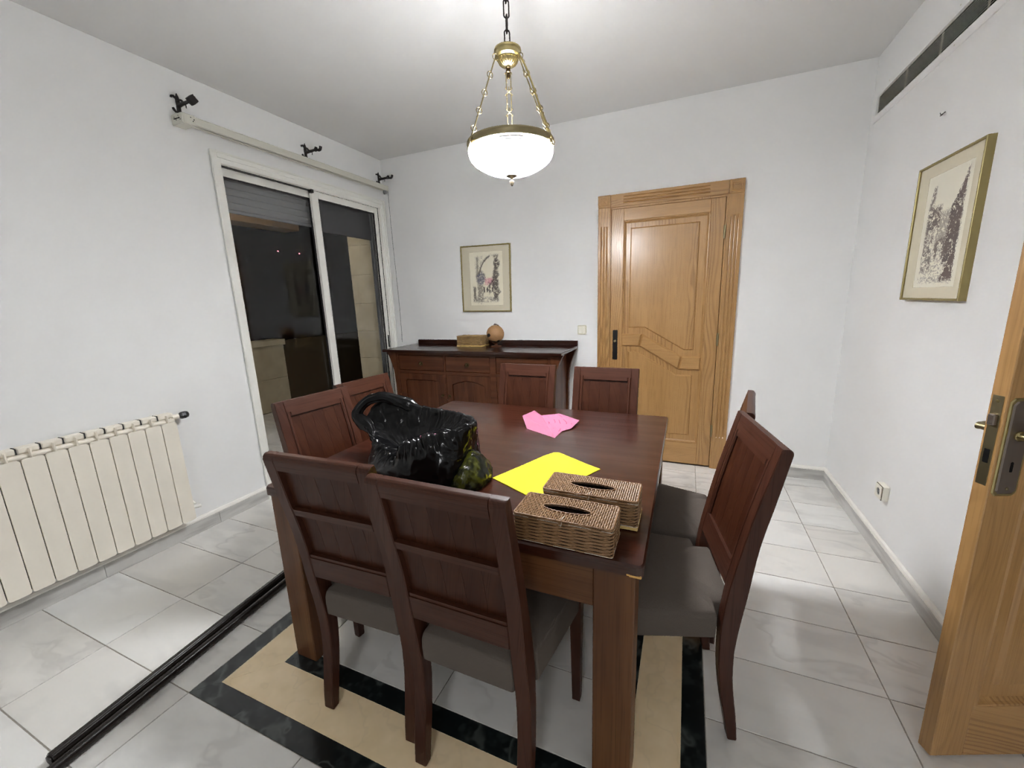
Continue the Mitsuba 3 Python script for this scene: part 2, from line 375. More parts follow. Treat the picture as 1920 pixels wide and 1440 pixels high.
# ------------------------------------------------------------------ oak doors
def leaf(root, to, cut=None):
    """door leaf in local (u, z, w): u from the lock edge, w towards the viewer; 'to' maps meshes to the world"""
    Wd, Hd, ST = .835, 2.12, .098
    l = root + '__leaf'
    scene[l] = P(to(lin(box(ST - .01, Wd - ST + .01, .19, 2.03, -.034, -.012), np.eye(3))), 'oak', 2 if False else None) if False else P(to(box(.02, Wd - .02, .02, Hd - .02, -.034, -.013)), 'oak', 2)
    put(l + '__stile', to(box(0, ST, 0, Hd, -.040, 0, .002)), 'oak', 2)
    put(l + '__stile', to(box(Wd - ST, Wd, 0, Hd, -.040, 0, .002)), 'oak', 2)
    put(l + '__rail', to(box(ST + .0005, Wd - ST - .0005, 2.026, Hd, -.040, -.0005, .002)), 'oak', AX[0])
    put(l + '__rail', to(box(ST + .0005, Wd - ST - .0005, 0, .185, -.040, -.0005, .002)), 'oak', AX[0])
    # moulding strips around the two panel fields
    def mould(u0, u1, z0, z1):
        t = .022
        o = np.array([[u0, z0], [u1, z0], [u1, z1], [u0, z1]]); rings = []
        for d, w in ((0, -.0015), (.004, .002), (.009, .001), (.013, -.006), (t, -.0125)):
            q = offset(o, d); rings.append(np.c_[q[:, 0], q[:, 1], np.full(4, w)])
        return loft(rings, True, False, False)
    put(l + '__moulding', to(swap(mould(ST, Wd - ST, .185, 2.026))), 'oak', 2)
    up = [(.152, 1.160), (.285, 1.160), (.595, .977), (.669, .977), (.669, 1.968), (.152, 1.968)]
    lo = [(.152, .250), (.669, .250), (.669, .771), (.547, .771), (.228, .961), (.152, .961)]
    put(l + '__panel', to(swap(raised(up, -.0135, -.004, .010))), 'oak', 2)
    put(l + '__panel', to(swap(raised(lo, -.0135, -.004, .010))), 'oak', 2)
    e = .001
    rails = [[(.094, 1.006), (.245 - e, 1.006), (.264 - e, 1.110), (.094, 1.110)],
             [(.245 + e, 1.006), (.561 - e, .817), (.581 - e, .927), (.264 + e, 1.110)],
             [(.561 + e, .817), (.727, .817), (.727, .926), (.581 + e, .927)]]
    for q in rails: put(l + '__sloping_rail', to(swap(raised(q, -.0135, .0115, .011, .45))), 'oak', AX[0])
    return l
def swap(m):
    v, f = arr(m)          # (u, z, w) -> (u, z, w) kept as is
    return v, f
AX = [0]

# local frames: (u, z, w) triples as columns
def frame_to(o, eu, ez, ew):
    R = np.stack([np.asarray(eu, float), np.asarray(ez, float), np.asarray(ew, float)], 1)
    return lambda m: lin(m, R, o)

# closed door in the back wall
d1 = thing('door_1', 'closed oak door with a zigzag rail and fluted casing beside the sideboard', None, kind='structure')
def boxuzw(u0, u1, z0, z1, w0, w1, c=0): return box(u0, u1, z0, z1, w0, w1, c)
to1 = frame_to((-.610, YB - .004, .012), (1, 0, 0), (0, 0, 1), (0, -1, 0))
_lf = leaf(d1, to1)
# casing: fluted boards, corner blocks with a carved cross
def fluted(w, L, z0, z1, th=.022, n=3):
    """fluted board across u in [0, w], along z in [0, L], flutes from z0 to z1"""
    def sec(depth):
        p = [(0, 0), (0, th - .003), (.003, th)]
        m = w / (n + 1) * .92; s0 = (w - m * (n - 1)) / 2; r = w * .068
        for k in range(n):
            cxx = s0 + m * k
            for a_ in np.linspace(math.pi, 0, 7): p.append((cxx + r * math.cos(a_), th - depth * math.sin(a_)))
        return np.array(p + [(w - .003, th), (w, th - .003), (w, 0)])
    rings = []
    for z, dpt in ((0, 0), (z0 - .012, 0), (z0, .8), (z0 + .012, 1), (z1 - .012, 1), (z1, .8), (z1 + .012, 0), (L, 0)):
        q = sec(.009 * dpt); rings.append(np.c_[q[:, 0], np.full(len(q), z), q[:, 1]])
    V, F = loft(rings, True, True, True)
    return V, F[:, ::-1]
put(d1 + '__casing_board', frame_to((-.718, YB, .0), (1, 0, 0), (0, 0, 1), (0, -1, 0))(fluted(.101, 2.146, .28, 1.99)), 'oak', 2)
put(d1 + '__casing_board', frame_to((.238, YB, .0), (1, 0, 0), (0, 0, 1), (0, -1, 0))(fluted(.103, 2.146, .28, 1.99)), 'oak', 2)
put(d1 + '__casing_board', frame_to((-.616, YB, 2.243), (0, 0, -1), (1, 0, 0), (0, -1, 0))(lin(fluted(.097, .853, .11, .72), np.eye(3))), 'oak', 0)
def rosette(x0):
    m = [box(0, .102, 0, .096, 0, .025, .003)]
    o = np.array([[.012, .012], [.090, .012], [.090, .084], [.012, .084]])
    rings = [np.c_[offset(o, d), np.full(4, w)] for d, w in ((0, .024), (.004, .029), (.010, .0285), (.014, .0245))]
    m.append(loft(rings, True, False, False))
    for s in (-1, 1):
        m.append(lin(box(-.030, .030, -.004, .004, 0, .0285, .002), rotz(s * .75), (.051, .048, 0)))
    m.append(shift(lathe([(.007, .024), (.0065, .029), (0, .031)], 12), (.051, .048, 0)))
    return frame_to((x0, YB, 2.147), (1, 0, 0), (0, 0, 1), (0, -1, 0))(cat(m))
put(d1 + '__corner_block', rosette(-.719), 'oak', 0)
put(d1 + '__corner_block', rosette(.239), 'oak', 0)
put(d1 + '__jamb', cat([box(-.617, -.612, YB - .012, YB + .09, 0, 2.146), box(.228, .238, YB - .012, YB + .09, 0, 2.146), box(-.617, .238, YB - .012, YB + .09, 2.1325, 2.147)]), 'oak', 2)
for z in (1.885, 1.08, .325):
    put(d1 + '__hinge', cat([shift(lin(lathe([(.007, -.05), (.0075, -.045), (.0075, .045), (.007, .05)], 10), np.eye(3)), (.228, YB - .014, z)),
                             box(.219, .2275, YB - .0065, YB - .0035, z - .045, z + .045)]), 'old_brass', smooth=40)
lockp = affinity.translate(sbox(-.014, 0, .014, .243).buffer(.006), 0, 0)
lk = put(d1 + '__lock_plate', plate(lockp, (-.567, YB - .0042, .906), np.array([1, 0, 0]), np.array([0, 0, 1]), np.array([0, -1, 0]), .006), 'black_plastic', label='black lock plate')
put(lk + '__cylinder', shift(lin(lathe([(.010, 0), (.010, .012), (.008, .014), (0, .014)], 16), rotx(math.pi / 2)), (-.567, YB - .009, 1.062)), 'old_brass', smooth=40)

# open door on the right
d2 = thing('door_2', 'open oak door at the right edge with a pewter lock plate', None, kind='structure')
ax2, n2 = np.array([.927, .375, 0]), np.array([.375, -.927, 0])
n2 = n2 / np.linalg.norm(n2); ax2 = np.array([-n2[1], n2[0], 0])
O2 = np.array([.759, 1.384, .012])
to2 = frame_to(O2, ax2, (0, 0, 1), n2)
leaf(d2, to2)
def rnd(u0, u1, z0, z1, r): return sbox(u0 + r, z0 + r, u1 - r, z1 - r).buffer(r, quad_segs=4)
def cham(u0, u1, z0, z1, c): return np.array([[u0 + c, z0], [u1 - c, z0], [u1, z0 + c], [u1, z1 - c], [u1 - c, z1], [u0 + c, z1], [u0, z1 - c], [u0, z0 + c]])
hp = put(d2 + '__handle_plate', to2(raised(cham(.012, .066, .880, 1.136, .010), 0, .006, .004, .3)), 'pewter', label='pewter plate with a brass lever')
put(hp + '__trim', to2(raised(cham(.006, .072, .874, 1.142, .010), 0, .003, .003, .3)), 'brass')
put(hp + '__keyhole', to2(plate(rnd(.035, .042, .944, .972, .003), (0, 0, .0062), np.array([1, 0, 0]), np.array([0, 1, 0]), np.array([0, 0, 1.]), .0006)), 'hole_dark')
for z in (.897, 1.118):
    put(hp + '__screw', to2(shift(lathe([(.0042, 0), (.004, .0015), (.0022, .0024), (0, .0022)], 12), (.039, z, .006))), 'old_brass', smooth=40)
def lever(sgn):
    m = [lathe([(.012, 0), (.013, .004), (.010, .008), (.009, .04), (.0105, .047), (0, .050)], 18)]
    pts = np.array([[0, 0, .043], [.02, .001, .047], [.05, .002, .050], [.085, 0, .050], [.112, -.004, .048], [.122, -.006, .046]])
    m.append(tube(pts, [.010, .0105, .0100, .0092, .0088, .003], 12))
    return cat(m)
put(hp + '__lever', to2(shift(lever(1), (.039, 1.043, .006))), 'brass', smooth=50)
to2b = frame_to(O2 - n2 * .040, ax2, (0, 0, 1), -n2)
put(d2 + '__lever', to2b(shift(lin(lever(1), np.diag([1, 1, 1.0])), (.039, 1.043, .0))), 'old_brass', smooth=50)
toe = frame_to(O2, -n2, (0, 0, 1), -ax2)          # the lock edge: u across the thickness
lp = put(d2 + '__lock_face', toe(box(.008, .033, .900, 1.145, 0, .0015, .0005)), 'old_brass', label='worn brass lock face')
put(lp + '__latch', toe(box(.012, .029, 1.066, 1.096, 0, .011, .003)), 'pewter')
put(lp + '__bolt_slot', toe(box(.014, .027, .962, 1.000, .001, .0022)), 'hole_dark')
put(lp + '__screw', toe(shift(lathe([(.0038, 0), (.0034, .0014), (0, .0016)], 10), (.0205, 1.130, .0015))), 'brass')
# its frame in the hall wall
fr = thing('trim_1', 'oak frame of the open door', None, kind='structure')
for m in (box(XH - .02, XH + .15, 1.70, 1.80, 0, 2.15, .003), box(XH - .02, XH + .15, .80, .88, 0, 2.15, .003), box(XH - .02, XH + .15, .88, 1.70, 2.14, 2.24, .003)):
    put(fr + '__board', m, 'oak', 2)

# ------------------------------------------------------------------ sliding balcony door in the left wall
w1 = thing('window_1', 'white aluminium sliding balcony door with two dark panes', None, kind='structure')
fx0, fx1 = XL - .10, XL + .012
fr_m = [box(fx0, fx1, W_Y0, W_Y0 + .042, 0, W_Z, .002), box(fx0, fx1, W_Y1 - .042, W_Y1, 0, W_Z, .002), box(fx0, fx1, W_Y0 + .042, W_Y1 - .042, W_Z - .05, W_Z, .002),
        box(fx0, XL + .004, W_Y0 + .042, W_Y1 - .042, 0, .030, .002),
        box(fx1 - .004, fx1 + .006, W_Y0 - .022, W_Y0 + .020, 0, W_Z + .022, .002), box(fx1 - .004, fx1 + .006, W_Y1 - .020, W_Y1 + .018, 0, W_Z + .022, .002),
        box(fx1 - .004, fx1 + .006, W_Y0 + .020, W_Y1 - .020, W_Z - .018, W_Z + .022, .002),
        box(XL - .052, XL - .048, W_Y0 + .042, W_Y1 - .042, .030, .042), box(XL - .012, XL - .008, W_Y0 + .042, W_Y1 - .042, .030, .042)]
fr_m += [box(fx1 + .006, fx1 + .012, W_Y0 - .022, W_Y0 - .010, 0, W_Z + .022, .002), box(fx1 + .006, fx1 + .012, W_Y1 + .006, W_Y1 + .018, 0, W_Z + .022, .002), box(fx1 + .006, fx1 + .012, W_Y0 - .010, W_Y1 + .006, W_Z + .010, W_Z + .022, .002)]
put(w1 + '__frame', cat(fr_m), 'white_enamel')
put(w1 + '__seal', cat([box(fx0 + .02, XL - .020, W_Y0 + .0415, W_Y0 + .0435, .03, W_Z - .05), box(fx0 + .02, XL - .020, W_Y1 - .0435, W_Y1 - .0415, .03, W_Z - .05), box(fx0 + .02, XL - .0225, W_Y0 + .042, W_Y1 - .042, W_Z - .0515, W_Z - .0495)]), 'dark_rubber_and_shade')
def sash(nm, x, y0, y1, z0, z1, st0, st1, m0, m1):
    k = w1 + '__' + nm; k = key(k)
    scene[k] = P(cat([box(x - .028, x, y0 + st0, y1 - st1, z1 - .062, z1, .003), box(x - .028, x, y0 + st0, y1 - st1, z0, z0 + .075, .003)]), 'white_enamel')
    put(k + '__stile', box(x - .028, x, y0, y0 + st0, z0, z1, .003), m0)
    put(k + '__stile', box(x - .028, x, y1 - st1, y1, z0, z1, .003), m1)
    put(k + '__pane', (np.array([[x - .014, y0 + st0, z0 + .075], [x - .014, y1 - st1, z0 + .075], [x - .014, y1 - st1, z1 - .062], [x - .014, y0 + st0, z1 - .062]]), np.array([[0, 1, 2], [0, 2, 3]])), 'window_glass')
    g = .006
    put(k + '__gasket', cat([box(x - .016, x - .001, y0 + st0 - .001, y0 + st0 + g, z0 + .070, z1 - .058), box(x - .016, x - .001, y1 - st1 - g, y1 - st1 + .001, z0 + .070, z1 - .058),
                             box(x - .016, x - .001, y0 + st0, y1 - st1, z1 - .068, z1 - .061), box(x - .016, x - .001, y0 + st0, y1 - st1, z0 + .074, z0 + .081)]), 'dark_rubber_and_shade')
    return k
s1 = sash('sash', XL - .064, W_Y0 + .034, 2.742, .034, W_Z - .045, .040, .055, 'white_enamel', 'dark_rubber_and_shade')
s2 = sash('sash', XL - .026, 2.672, W_Y1 - .034, .034, W_Z - .045, .068, .060, 'white_enamel', 'white_enamel')
put(s1 + '__grip', box(XL - .066, XL - .058, W_Y0 + .046, W_Y0 + .062, 1.035, 1.125, .003), 'black_plastic', label='black recessed grip')
put(s1 + '__lock', box(XL - .066, XL - .060, W_Y0 + .048, W_Y0 + .060, .985, 1.005, .002), 'black_plastic')
put(s2 + '__grip', box(XL - .028, XL - .019, W_Y1 - .072, W_Y1 - .056, .985, 1.115, .003), 'black_plastic', label='black recessed grip')
put(w1 + '__track_stop', box(XL - .04, XL - .002, 2.655, 2.680, W_Z - .075, W_Z - .046, .003), 'black_plastic')

# roller shutter outside, half rolled up
sh = thing('roller_shutter', 'grey slatted roller shutter rolled up outside the balcony door', 'shutter')
prof = [(-.007, 0), (-.0035, .024), (-.0045, .040), (-.0075, .0475), (-.014, .0475), (-.016, .024), (-.014, 0)]
for k in range(5):
    z0 = 2.142 + k * .049
    put(sh + '__slat', loft([np.array([[XL - .135 + p[0], y, z0 + p[1]] for p in prof]) for y in (W_Y0 + .02, 2.83)]), 'shutter_grey')
put(sh + '__bottom_bar', box(XL - .153, XL - .138, W_Y0 + .02, 2.83, 2.116, 2.140, .003), 'grey_aluminium')
put(sh + '__dark_panel', box(XL - .158, XL - .130, 2.84, W_Y1 + .02, 2.090, 2.42, .003), 'shutter_dark', label='dark smooth panel over the right half')
for y in (W_Y0 - .012, W_Y1 - .048):
    put(sh + '__guide_rail', cat([box(XL - .158, XL - .152, y, y + .06, 0, 2.40), box(XL - .132, XL - .126, y, y + .06, 0, 2.40), box(XL - .158, XL - .126, y + (.0 if y < 2 else .054), y + (.006 if y < 2 else .06), 0, 2.40)]), 'grey_aluminium')

# balcony beyond the glass
bf = put('floor_balcony', box(-5.5, XL - .16, .6, 6.2, -.14, -.014), 'grout', label='tiled balcony floor outside the glass', kind='structure')
for i in range(5):
    for k in range(9):
        put(bf + '__tile', box(-5.35 + .455 * i + .002, -5.35 + .455 * (i + 1) - .002, .9 + .455 * k + .002, .9 + .455 * (k + 1) - .002, -.02, -.006, .001), 'white_marble')
pw = thing('wall_parapet', 'beige stone parapet of the balcony seen through the left pane', None, kind='structure')
for k in range(6):
    for j in range(2):
        put(pw + '__stone', box(-5.55, -5.35, 1.06 + .495 * k + .001, 1.06 + .495 * (k + 1) - .001, .0 + .46 * j, .0 + .46 * (j + 1) - .002, .003), 'exterior_stone')
put(pw + '__coping', box(-5.58, -5.32, 1.0, 4.045, .92, 1.0, .004), 'exterior_stone')
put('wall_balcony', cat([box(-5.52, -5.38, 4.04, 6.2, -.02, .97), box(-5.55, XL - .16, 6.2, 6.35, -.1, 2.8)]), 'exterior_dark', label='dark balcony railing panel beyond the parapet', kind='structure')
sd = thing('wall_side', 'pale stone clad wall beside the balcony seen through the right pane', None, kind='structure')
for k in range(9):
    put(sd + '__stone', box(-3.49, XL - .16, 3.575, 3.82, -.08 + .3075 * k + .0006, -.08 + .3075 * (k + 1) - .0006, .001), 'exterior_stone')
put('wall_facade', cat([box(XL - .30, XL - .16, .6, W_Y0, -.02, 2.8), box(XL - .30, XL - .16, W_Y0, W_Y1, 2.46, 2.8)]), 'exterior_plaster', label='plastered outer face around the balcony door', kind='structure')
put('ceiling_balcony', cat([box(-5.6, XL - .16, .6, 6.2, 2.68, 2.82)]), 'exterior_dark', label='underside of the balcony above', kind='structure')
put('trim_2', box(-5.6, -5.30, .6, 4.52, 2.53, 2.68, .004), 'exterior_plaster', label='beige beam at the edge of the balcony ceiling', kind='structure')
bl = thing('added_balcony_lamp', 'unseen round lamp added under the balcony ceiling to brighten the outside', 'lamp')  # added out of view to light the parapet, beam and side wall
put(bl + '__base', shift(lathe([(.04, 2.68), (.115, 2.68), (.118, 2.665), (.10, 2.655), (.04, 2.655)], 24), (-4.05, 3.05, 0)), 'white_enamel', smooth=40)
put(bl + '__glass', shift((lambda m: (m[0], m[1][:, ::-1]))(lathe([(.10, 2.656), (.095, 2.63), (.07, 2.605), (.03, 2.595), (0, 2.594)], 24)), (-4.05, 3.05, 0)), 'frosted_glass', smooth=True, emitter={'type': 'area', 'radiance': rgb(ADDED_BALCONY_LAMP)})
scene['red_glow'] = {'type': 'diffuse', 'reflectance': rgb([.3, .02, .02])}
mast = thing('distant_building', 'dark building far away in the night with two red lights seen through the left pane', 'building')
md = 40.0
pts = [np.array([-.784, .61, .114]) * md + [0, 0, 1.44], np.array([-.760, .64, .110]) * md + [0, 0, 1.44]]
bd = np.array([-.772, .625, 0]) / np.linalg.norm([-.772, .625]); bl_ = np.array([-bd[1], bd[0], 0])
put(mast + '__block', lin(box(-30, 30, .4, 8, -12, 26), np.stack([bl_, bd, [0, 0, 1]], 1), bd * md), 'hole_dark')
for p in pts:
    put(mast + '__warning_light', shift(trimesh.creation.icosphere(1, .05), p), 'red_glow', emitter={'type': 'area', 'radiance': rgb([1.6, .25, .35])})

# ------------------------------------------------------------------ radiator
rd = thing('radiator', 'cream sectional aluminium radiator on the left wall', 'radiator')
NS, PT, RY1 = 12, .0785, 1.348
def section_front():
    return plate(rnd(0, PT - .0042, .150, .790, .012), (XL + .096, 0, 0), np.array([0, 1, 0]), np.array([0, 0, 1]), np.array([1, 0, 0]), .010)
fr_p = P(section_front(), 'cream_enamel')
bk_p = P(cat([box(XL + .030, XL + .060, .010, PT - .012, .17, .80, .003), box(XL + .060, XL + .096, PT / 2 - .006, PT / 2 + .002, .17, .775), box(XL + .034, XL + .082, 0, PT - .002, .812, .842, .006)]), 'cream_enamel')
gap_shade_p = P(cat([box(XL + .060, XL + .0955, PT - .009, PT + .005, .165, .770), box(XL + .035, XL + .0815, PT - .0035, PT + .0005, .8125, .8415)]), 'dark_rubber_and_shade')  # dark strips that put the shade between sections into colour
fin_p = P(box(XL + .060, XL + .104, PT / 2 - .004, PT / 2 + .001, .770, .834, .001), 'cream_enamel')
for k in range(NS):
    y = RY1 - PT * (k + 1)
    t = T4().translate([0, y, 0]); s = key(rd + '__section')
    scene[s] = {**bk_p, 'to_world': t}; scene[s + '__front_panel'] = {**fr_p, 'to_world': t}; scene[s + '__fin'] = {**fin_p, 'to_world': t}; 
    if k: scene[s + '__joint_or_shade'] = {**gap_shade_p, 'to_world': t}
for z_ in (.795, .205): put(rd + '__header_pipe', tube([[XL + .071, RY1 - NS * PT, z_], [XL + .071, RY1, z_]], .015, 14), 'cream_enamel', smooth=40)
put(rd + '__bracket', cat([box(XL, XL + .04, RY1 - PT * q - .01, RY1 - PT * q + .01, .74, .775, .002) for q in (2, 6, 10)]), 'cream_enamel')
vy = RY1
put(rd + '__valve', cat([tube([[XL + .072, vy - .005, .812], [XL + .076, vy + .028, .812]], .014, 14), tube([[XL + .0, vy + .020, .812], [XL + .076, vy + .020, .812]], .010, 12)]), 'cream_enamel', smooth=40)
kn = lathe([(.012, 0), (.016, .004), (.0215, .012), (.0225, .030), (.019, .046), (.010, .052), (0, .052)], 8)
put(rd + '__valve_knob', shift(lin(kn, rotx(-math.pi / 2)), (XL + .076, vy + .030, .812)), 'black_plastic', label='black faceted valve knob')
put(rd + '__return_valve', cat([tube([[XL + .07, vy - .005, .215], [XL + .075, vy + .034, .212]], .011, 12), tube([[XL, vy + .026, .245], [XL + .05, vy + .030, .222]], .009, 10), shift(lin(lathe([(.013, 0), (.014, .014), (.009, .016), (.009, .010), (0, .010)], 14), rotx(-math.pi / 2)), (XL + .075, vy + .030, .212))]), 'white_enamel', smooth=40)

# ------------------------------------------------------------------ curtain hardware
cr = thing('curtain_rail', 'long off-white curtain rail above the balcony door', 'curtain rail')
CRX0, CRX1, CRZ0, CRZ1 = XL + .055, XL + .108, 2.538, 2.586
put(cr + '__rail', cat([box(CRX0, CRX1, 1.76, 3.50, CRZ1 - .010, CRZ1, .002), box(CRX1 - .006, CRX1, 1.76, 3.50, CRZ0 + .006, CRZ1 - .009, .001), box(CRX0, CRX0 + .006, 1.76, 3.50, CRZ0 + .006, CRZ1 - .009, .001),
                        box(CRX1 - .018, CRX1, 1.76, 3.50, CRZ0 + .002, CRZ0 + .008, .001), box(CRX0, CRX0 + .016, 1.76, 3.50, CRZ0 + .002, CRZ0 + .008, .001)]), 'rail_enamel')
eb = put(cr + '__end_block', box(XL + .002, CRX1 + .004, 1.688, 1.762, CRZ0 - .006, CRZ1 + .004, .004), 'rail_enamel')
holes = []
for (x, z) in ((.035, 2.572), (.075, 2.575), (.05, 2.556), (.09, 2.552)): holes.append(box(XL + x - .003, XL + x + .003, 1.6868, 1.690, z - .003, z + .003, .001))
holes.append(box(XL + .030, XL + .085, 1.6868, 1.690, 2.560, 2.565))
for (y, z) in ((1.735, 2.574), (1.745, 2.556), (1.752, 2.566)): holes.append(box(CRX1 + .002, CRX1 + .0052, y - .003, y + .003, z - .003, z + .003, .001))
put(eb + '__hole', cat(holes), 'hole_dark')
for y in (2.05, 2.64, 3.30): put(cr + '__wall_clip', box(XL, CRX0 + .01, y - .015, y + .015, CRZ1 - .012, CRZ1 + .002, .002), 'rail_enamel')
pl = put(cr + '__pulley', shift(lin(lathe([(.006, -.010), (.020, -.009), (.014, 0), (.020, .009), (.006, .010)], 20), roty(math.pi / 2)), (CRX1 - .012, 3.455, CRZ0 - .014)), 'grey_aluminium', smooth=40)
cord = [[CRX1 - .006, 3.492, CRZ0 + .004]] + [[CRX1 - .006 + .012 * math.sin(t * 3.1), 3.494 - .010 * math.sin(t * 5), CRZ0 - 1.5 * t] for t in np.linspace(.02, 1, 14)]
put(cr + '__cord', tube(cord, .0022, 6), 'grey_aluminium', smooth=True)
def scroll(pts, w): return LineString(pts).buffer(w, cap_style=1, quad_segs=4)
iron_plate = shapely.union_all([sbox(-.012, -.068, .012, .055), Polygon([(-.014, .050), (0, .088), (.014, .050)]), Polygon([(-.013, -.060), (0, -.090), (.013, -.060)]),
    scroll([(.004, .040), (.022, .050), (.036, .040), (.038, .028)], .006), scroll([(-.004, .046), (-.022, .062), (-.034, .058), (-.036, .050)], .006),
    scroll([(.004, -.052), (.022, -.066), (.036, -.058), (.036, -.048)], .006), scroll([(-.004, -.048), (-.022, -.052), (-.034, -.038), (-.034, -.030)], .006)])
iron_plate = affinity.scale(iron_plate.difference(Point(0, .036).buffer(.005)).difference(Point(0, -.048).buffer(.005)), .88, .76, origin=(0, 0))
def bracket(y, label, square):
    k = thing('curtain_bracket', label, 'bracket', 'iron curtain brackets above the balcony door')
    z = 2.660
    put(k + '__plate', plate(iron_plate, (XL, y, z), np.array([0, 1, 0]), np.array([0, 0, 1]), np.array([1, 0, 0]), .008), 'black_iron')
    put(k + '__arm', cat([tube([[XL + .006, y, z], [XL + .07, y, z + .002], [XL + .125, y, z + .004]], [.012, .0095, .008], 10), shift(lathe([(.0, -.022), (.003, -.020), (.003, 0)], 8), (XL + .075, y, z - .006)),
                          shift(lin(lathe([(.007, 0), (.014, .004), (.014, .008), (.008, .014)], 12), roty(math.pi / 2)), (XL + .108, y, z + .003))]), 'black_iron', smooth=40)
    if square:
        put(k + '__finial', cat([lin(box(-.004, .030, -.021, .021, -.021, .021, .003), rotx(math.pi / 4), (XL + .128, y, z + .004)), lin(box(-.010, -.004, -.014, .014, -.014, .014, .002), rotx(math.pi / 4), (XL + .128, y, z + .004))]), 'black_iron')
    else:
        a_ = np.linspace(-2.6, .75, 14); R_ = .024
        put(k + '__cup', cat([tube(np.c_[XL + .148 + R_ * np.sin(a_ + .9), np.full(14, y + dy), z + .018 - R_ * np.cos(a_ + .9)], .0075, 8) for dy in (-.005, .005)]), 'black_iron', smooth=50)
bracket(1.742, 'black iron bracket with a square finial, farthest left above the balcony door', True)
bracket(2.640, 'black iron bracket with an empty cup in the middle above the balcony door', False)
bracket(3.492, 'black iron bracket with an empty cup near the room corner', False)

# two dark poles lying on the floor
def pole(p0, p1, r, flutes, name, label):
    p0, p1 = np.array(p0, float), np.array(p1, float); L = np.linalg.norm(p1 - p0); d = (p1 - p0) / L
    a_ = np.arange(48) * 2 * math.pi / 48; rings = []
    for s, k in ((0, .86), (.004, 1), (L - .004, 1), (L, .86)):
        rr = r * k * (1 - (.06 * (0.5 + .5 * np.cos(a_ * flutes)) ** 4 if flutes else 0))
        c_ = p0 + d * s; u_ = np.array([-d[1], d[0], 0])
        rings.append(c_ + (rr * np.cos(a_))[:, None] * u_ + (rr * np.sin(a_))[:, None] * np.array([0, 0, 1]))
    k = thing(name, label, 'curtain pole')
    put(k + '__shaft', loft(rings), 'dark_pole', smooth=35)
    for s in (0, L):
        put(k + '__end_cap', lin(lathe([(r * .7, 0), (r * .72, .004), (r * .3, .006), (0, .006)], 20), np.stack([np.array([-d[1], d[0], 0]), np.array([0, 0, 1.]), d * (1 if s else -1)], 1), p0 + d * s), 'dark_metal', smooth=40)
pole((-1.8455, .350, .0225), (-2.012, 1.830, .0225), .0225, 12, 'curtain_pole', 'dark fluted curtain pole lying on the floor, farther from the table')
pole((-1.7810, .160, .0185), (-1.952, 1.760, .0185), .0185, 0, 'curtain_pole', 'plain dark curtain pole lying on the floor, nearer the table')

# ------------------------------------------------------------------ right wall: grille, nail, socket; back wall: switch
av = thing('air_grille', 'long slatted air conditioning grille high on the right wall', 'grille')
put(av + '__frame', cat([box(XR - .006, XR + .02, V_Y0 - .03, 3.487, V_Z1 - .001, V_Z1 + .045, .002), box(XR - .006, XR + .02, V_Y0 - .03, 3.487, V_Z0 - .040, V_Z0 + .001, .002),
                         box(XR - .006, XR + .02, V_Y1 - .001, 3.487, V_Z0, V_Z1), box(XR - .006, XR + .02, V_Y0 - .03, V_Y0 + .001, V_Z0, V_Z1)]), 'wall_paint')
for k in range(10):
    z = V_Z0 + .0075 + k * .0104
    put(av + '__slat', (lambda m: lin(m, np.eye(3)))(loft([np.array([[XR + .002, y, z + .0012], [XR + .002, y, z - .0008], [XR + .007, y, z + .0030], [XR + .007, y, z + .0042]]) for y in (V_Y0, V_Y1)])), 'vent_slat')
for y in (3.12, 2.78, 2.44, 2.10): put(av + '__mullion', box(XR + .0065, XR + .012, y - .002, y + .002, V_Z0, V_Z1), 'vent_slat')
put(av + '__duct', cat([box(XR + .10, XR + .14, V_Y0, V_Y1, V_Z0, V_Z1), box(XR + .008, XR + .12, V_Y0, V_Y1, V_Z1 - .002, V_Z1 + .001), box(XR + .008, XR + .12, V_Y0, V_Y1, V_Z0 - .001, V_Z0 + .002), box(XR + .008, XR + .12, V_Y1 - .002, V_Y1 + .001, V_Z0, V_Z1), box(XR + .008, XR + .12, V_Y0 - .001, V_Y0 + .002, V_Z0, V_Z1)]), 'hole_dark')  # near-black walls: the shade behind the slats is put into their colour
put(av + '__screw', cat([box(XR - .0075, XR - .005, y - .003, y + .003, z - .003, z + .003, .001) for y in (3.30, 2.62) for z in (V_Z0 - .020, V_Z1 + .022)]), 'switch_beige')

nl = thing('wall_hook', 'small dark picture hook above the tall print on the right wall', 'hook')
put(nl + '__hook', cat([tube([[XR, 2.640, 2.200], [XR - .016, 2.618, 2.197], [XR - .022, 2.606, 2.199]], .0016, 6), tube([[XR - .003, 2.612, 2.203], [XR - .020, 2.608, 2.187]], .0020, 6)]), 'dark_metal', smooth=True)

sk = thing('wall_socket', 'white surface mounted socket low on the right wall', 'socket')
put(sk + '__box', box(XR - .030, XR, 2.548, 2.625, .324, .404, .003), 'white_plastic')
face = rnd(2.553, 2.620, .329, .399, .004).difference(Point(2.5865, .364).buffer(.0205))
put(sk + '__cover', plate(affinity.scale(face, -1, 1, origin=(0, 0)), (XR - .030, 0, 0), np.array([0, -1, 0]), np.array([0, 0, 1]), np.array([-1, 0, 0]), .006), 'white_plastic')
put(sk + '__joint_or_shade', box(XR - .0312, XR - .0302, 2.5495, 2.6235, .3255, .4025), 'bronze')
rc = put(sk + '__recess', lin(lathe([(.020, 0), (.020, .0015), (0, .0015)], 24), roty(-math.pi / 2), (XR - .0305, 2.5865, .364)), 'grey_aluminium', smooth=30)
for dz in (-.0095, .0095): put(rc + '__pin_hole', lin(lathe([(.0026, 0), (.0026, .001), (0, .001)], 10), roty(-math.pi / 2), (XR - .032, 2.5865, .364 + dz)), 'hole_dark')

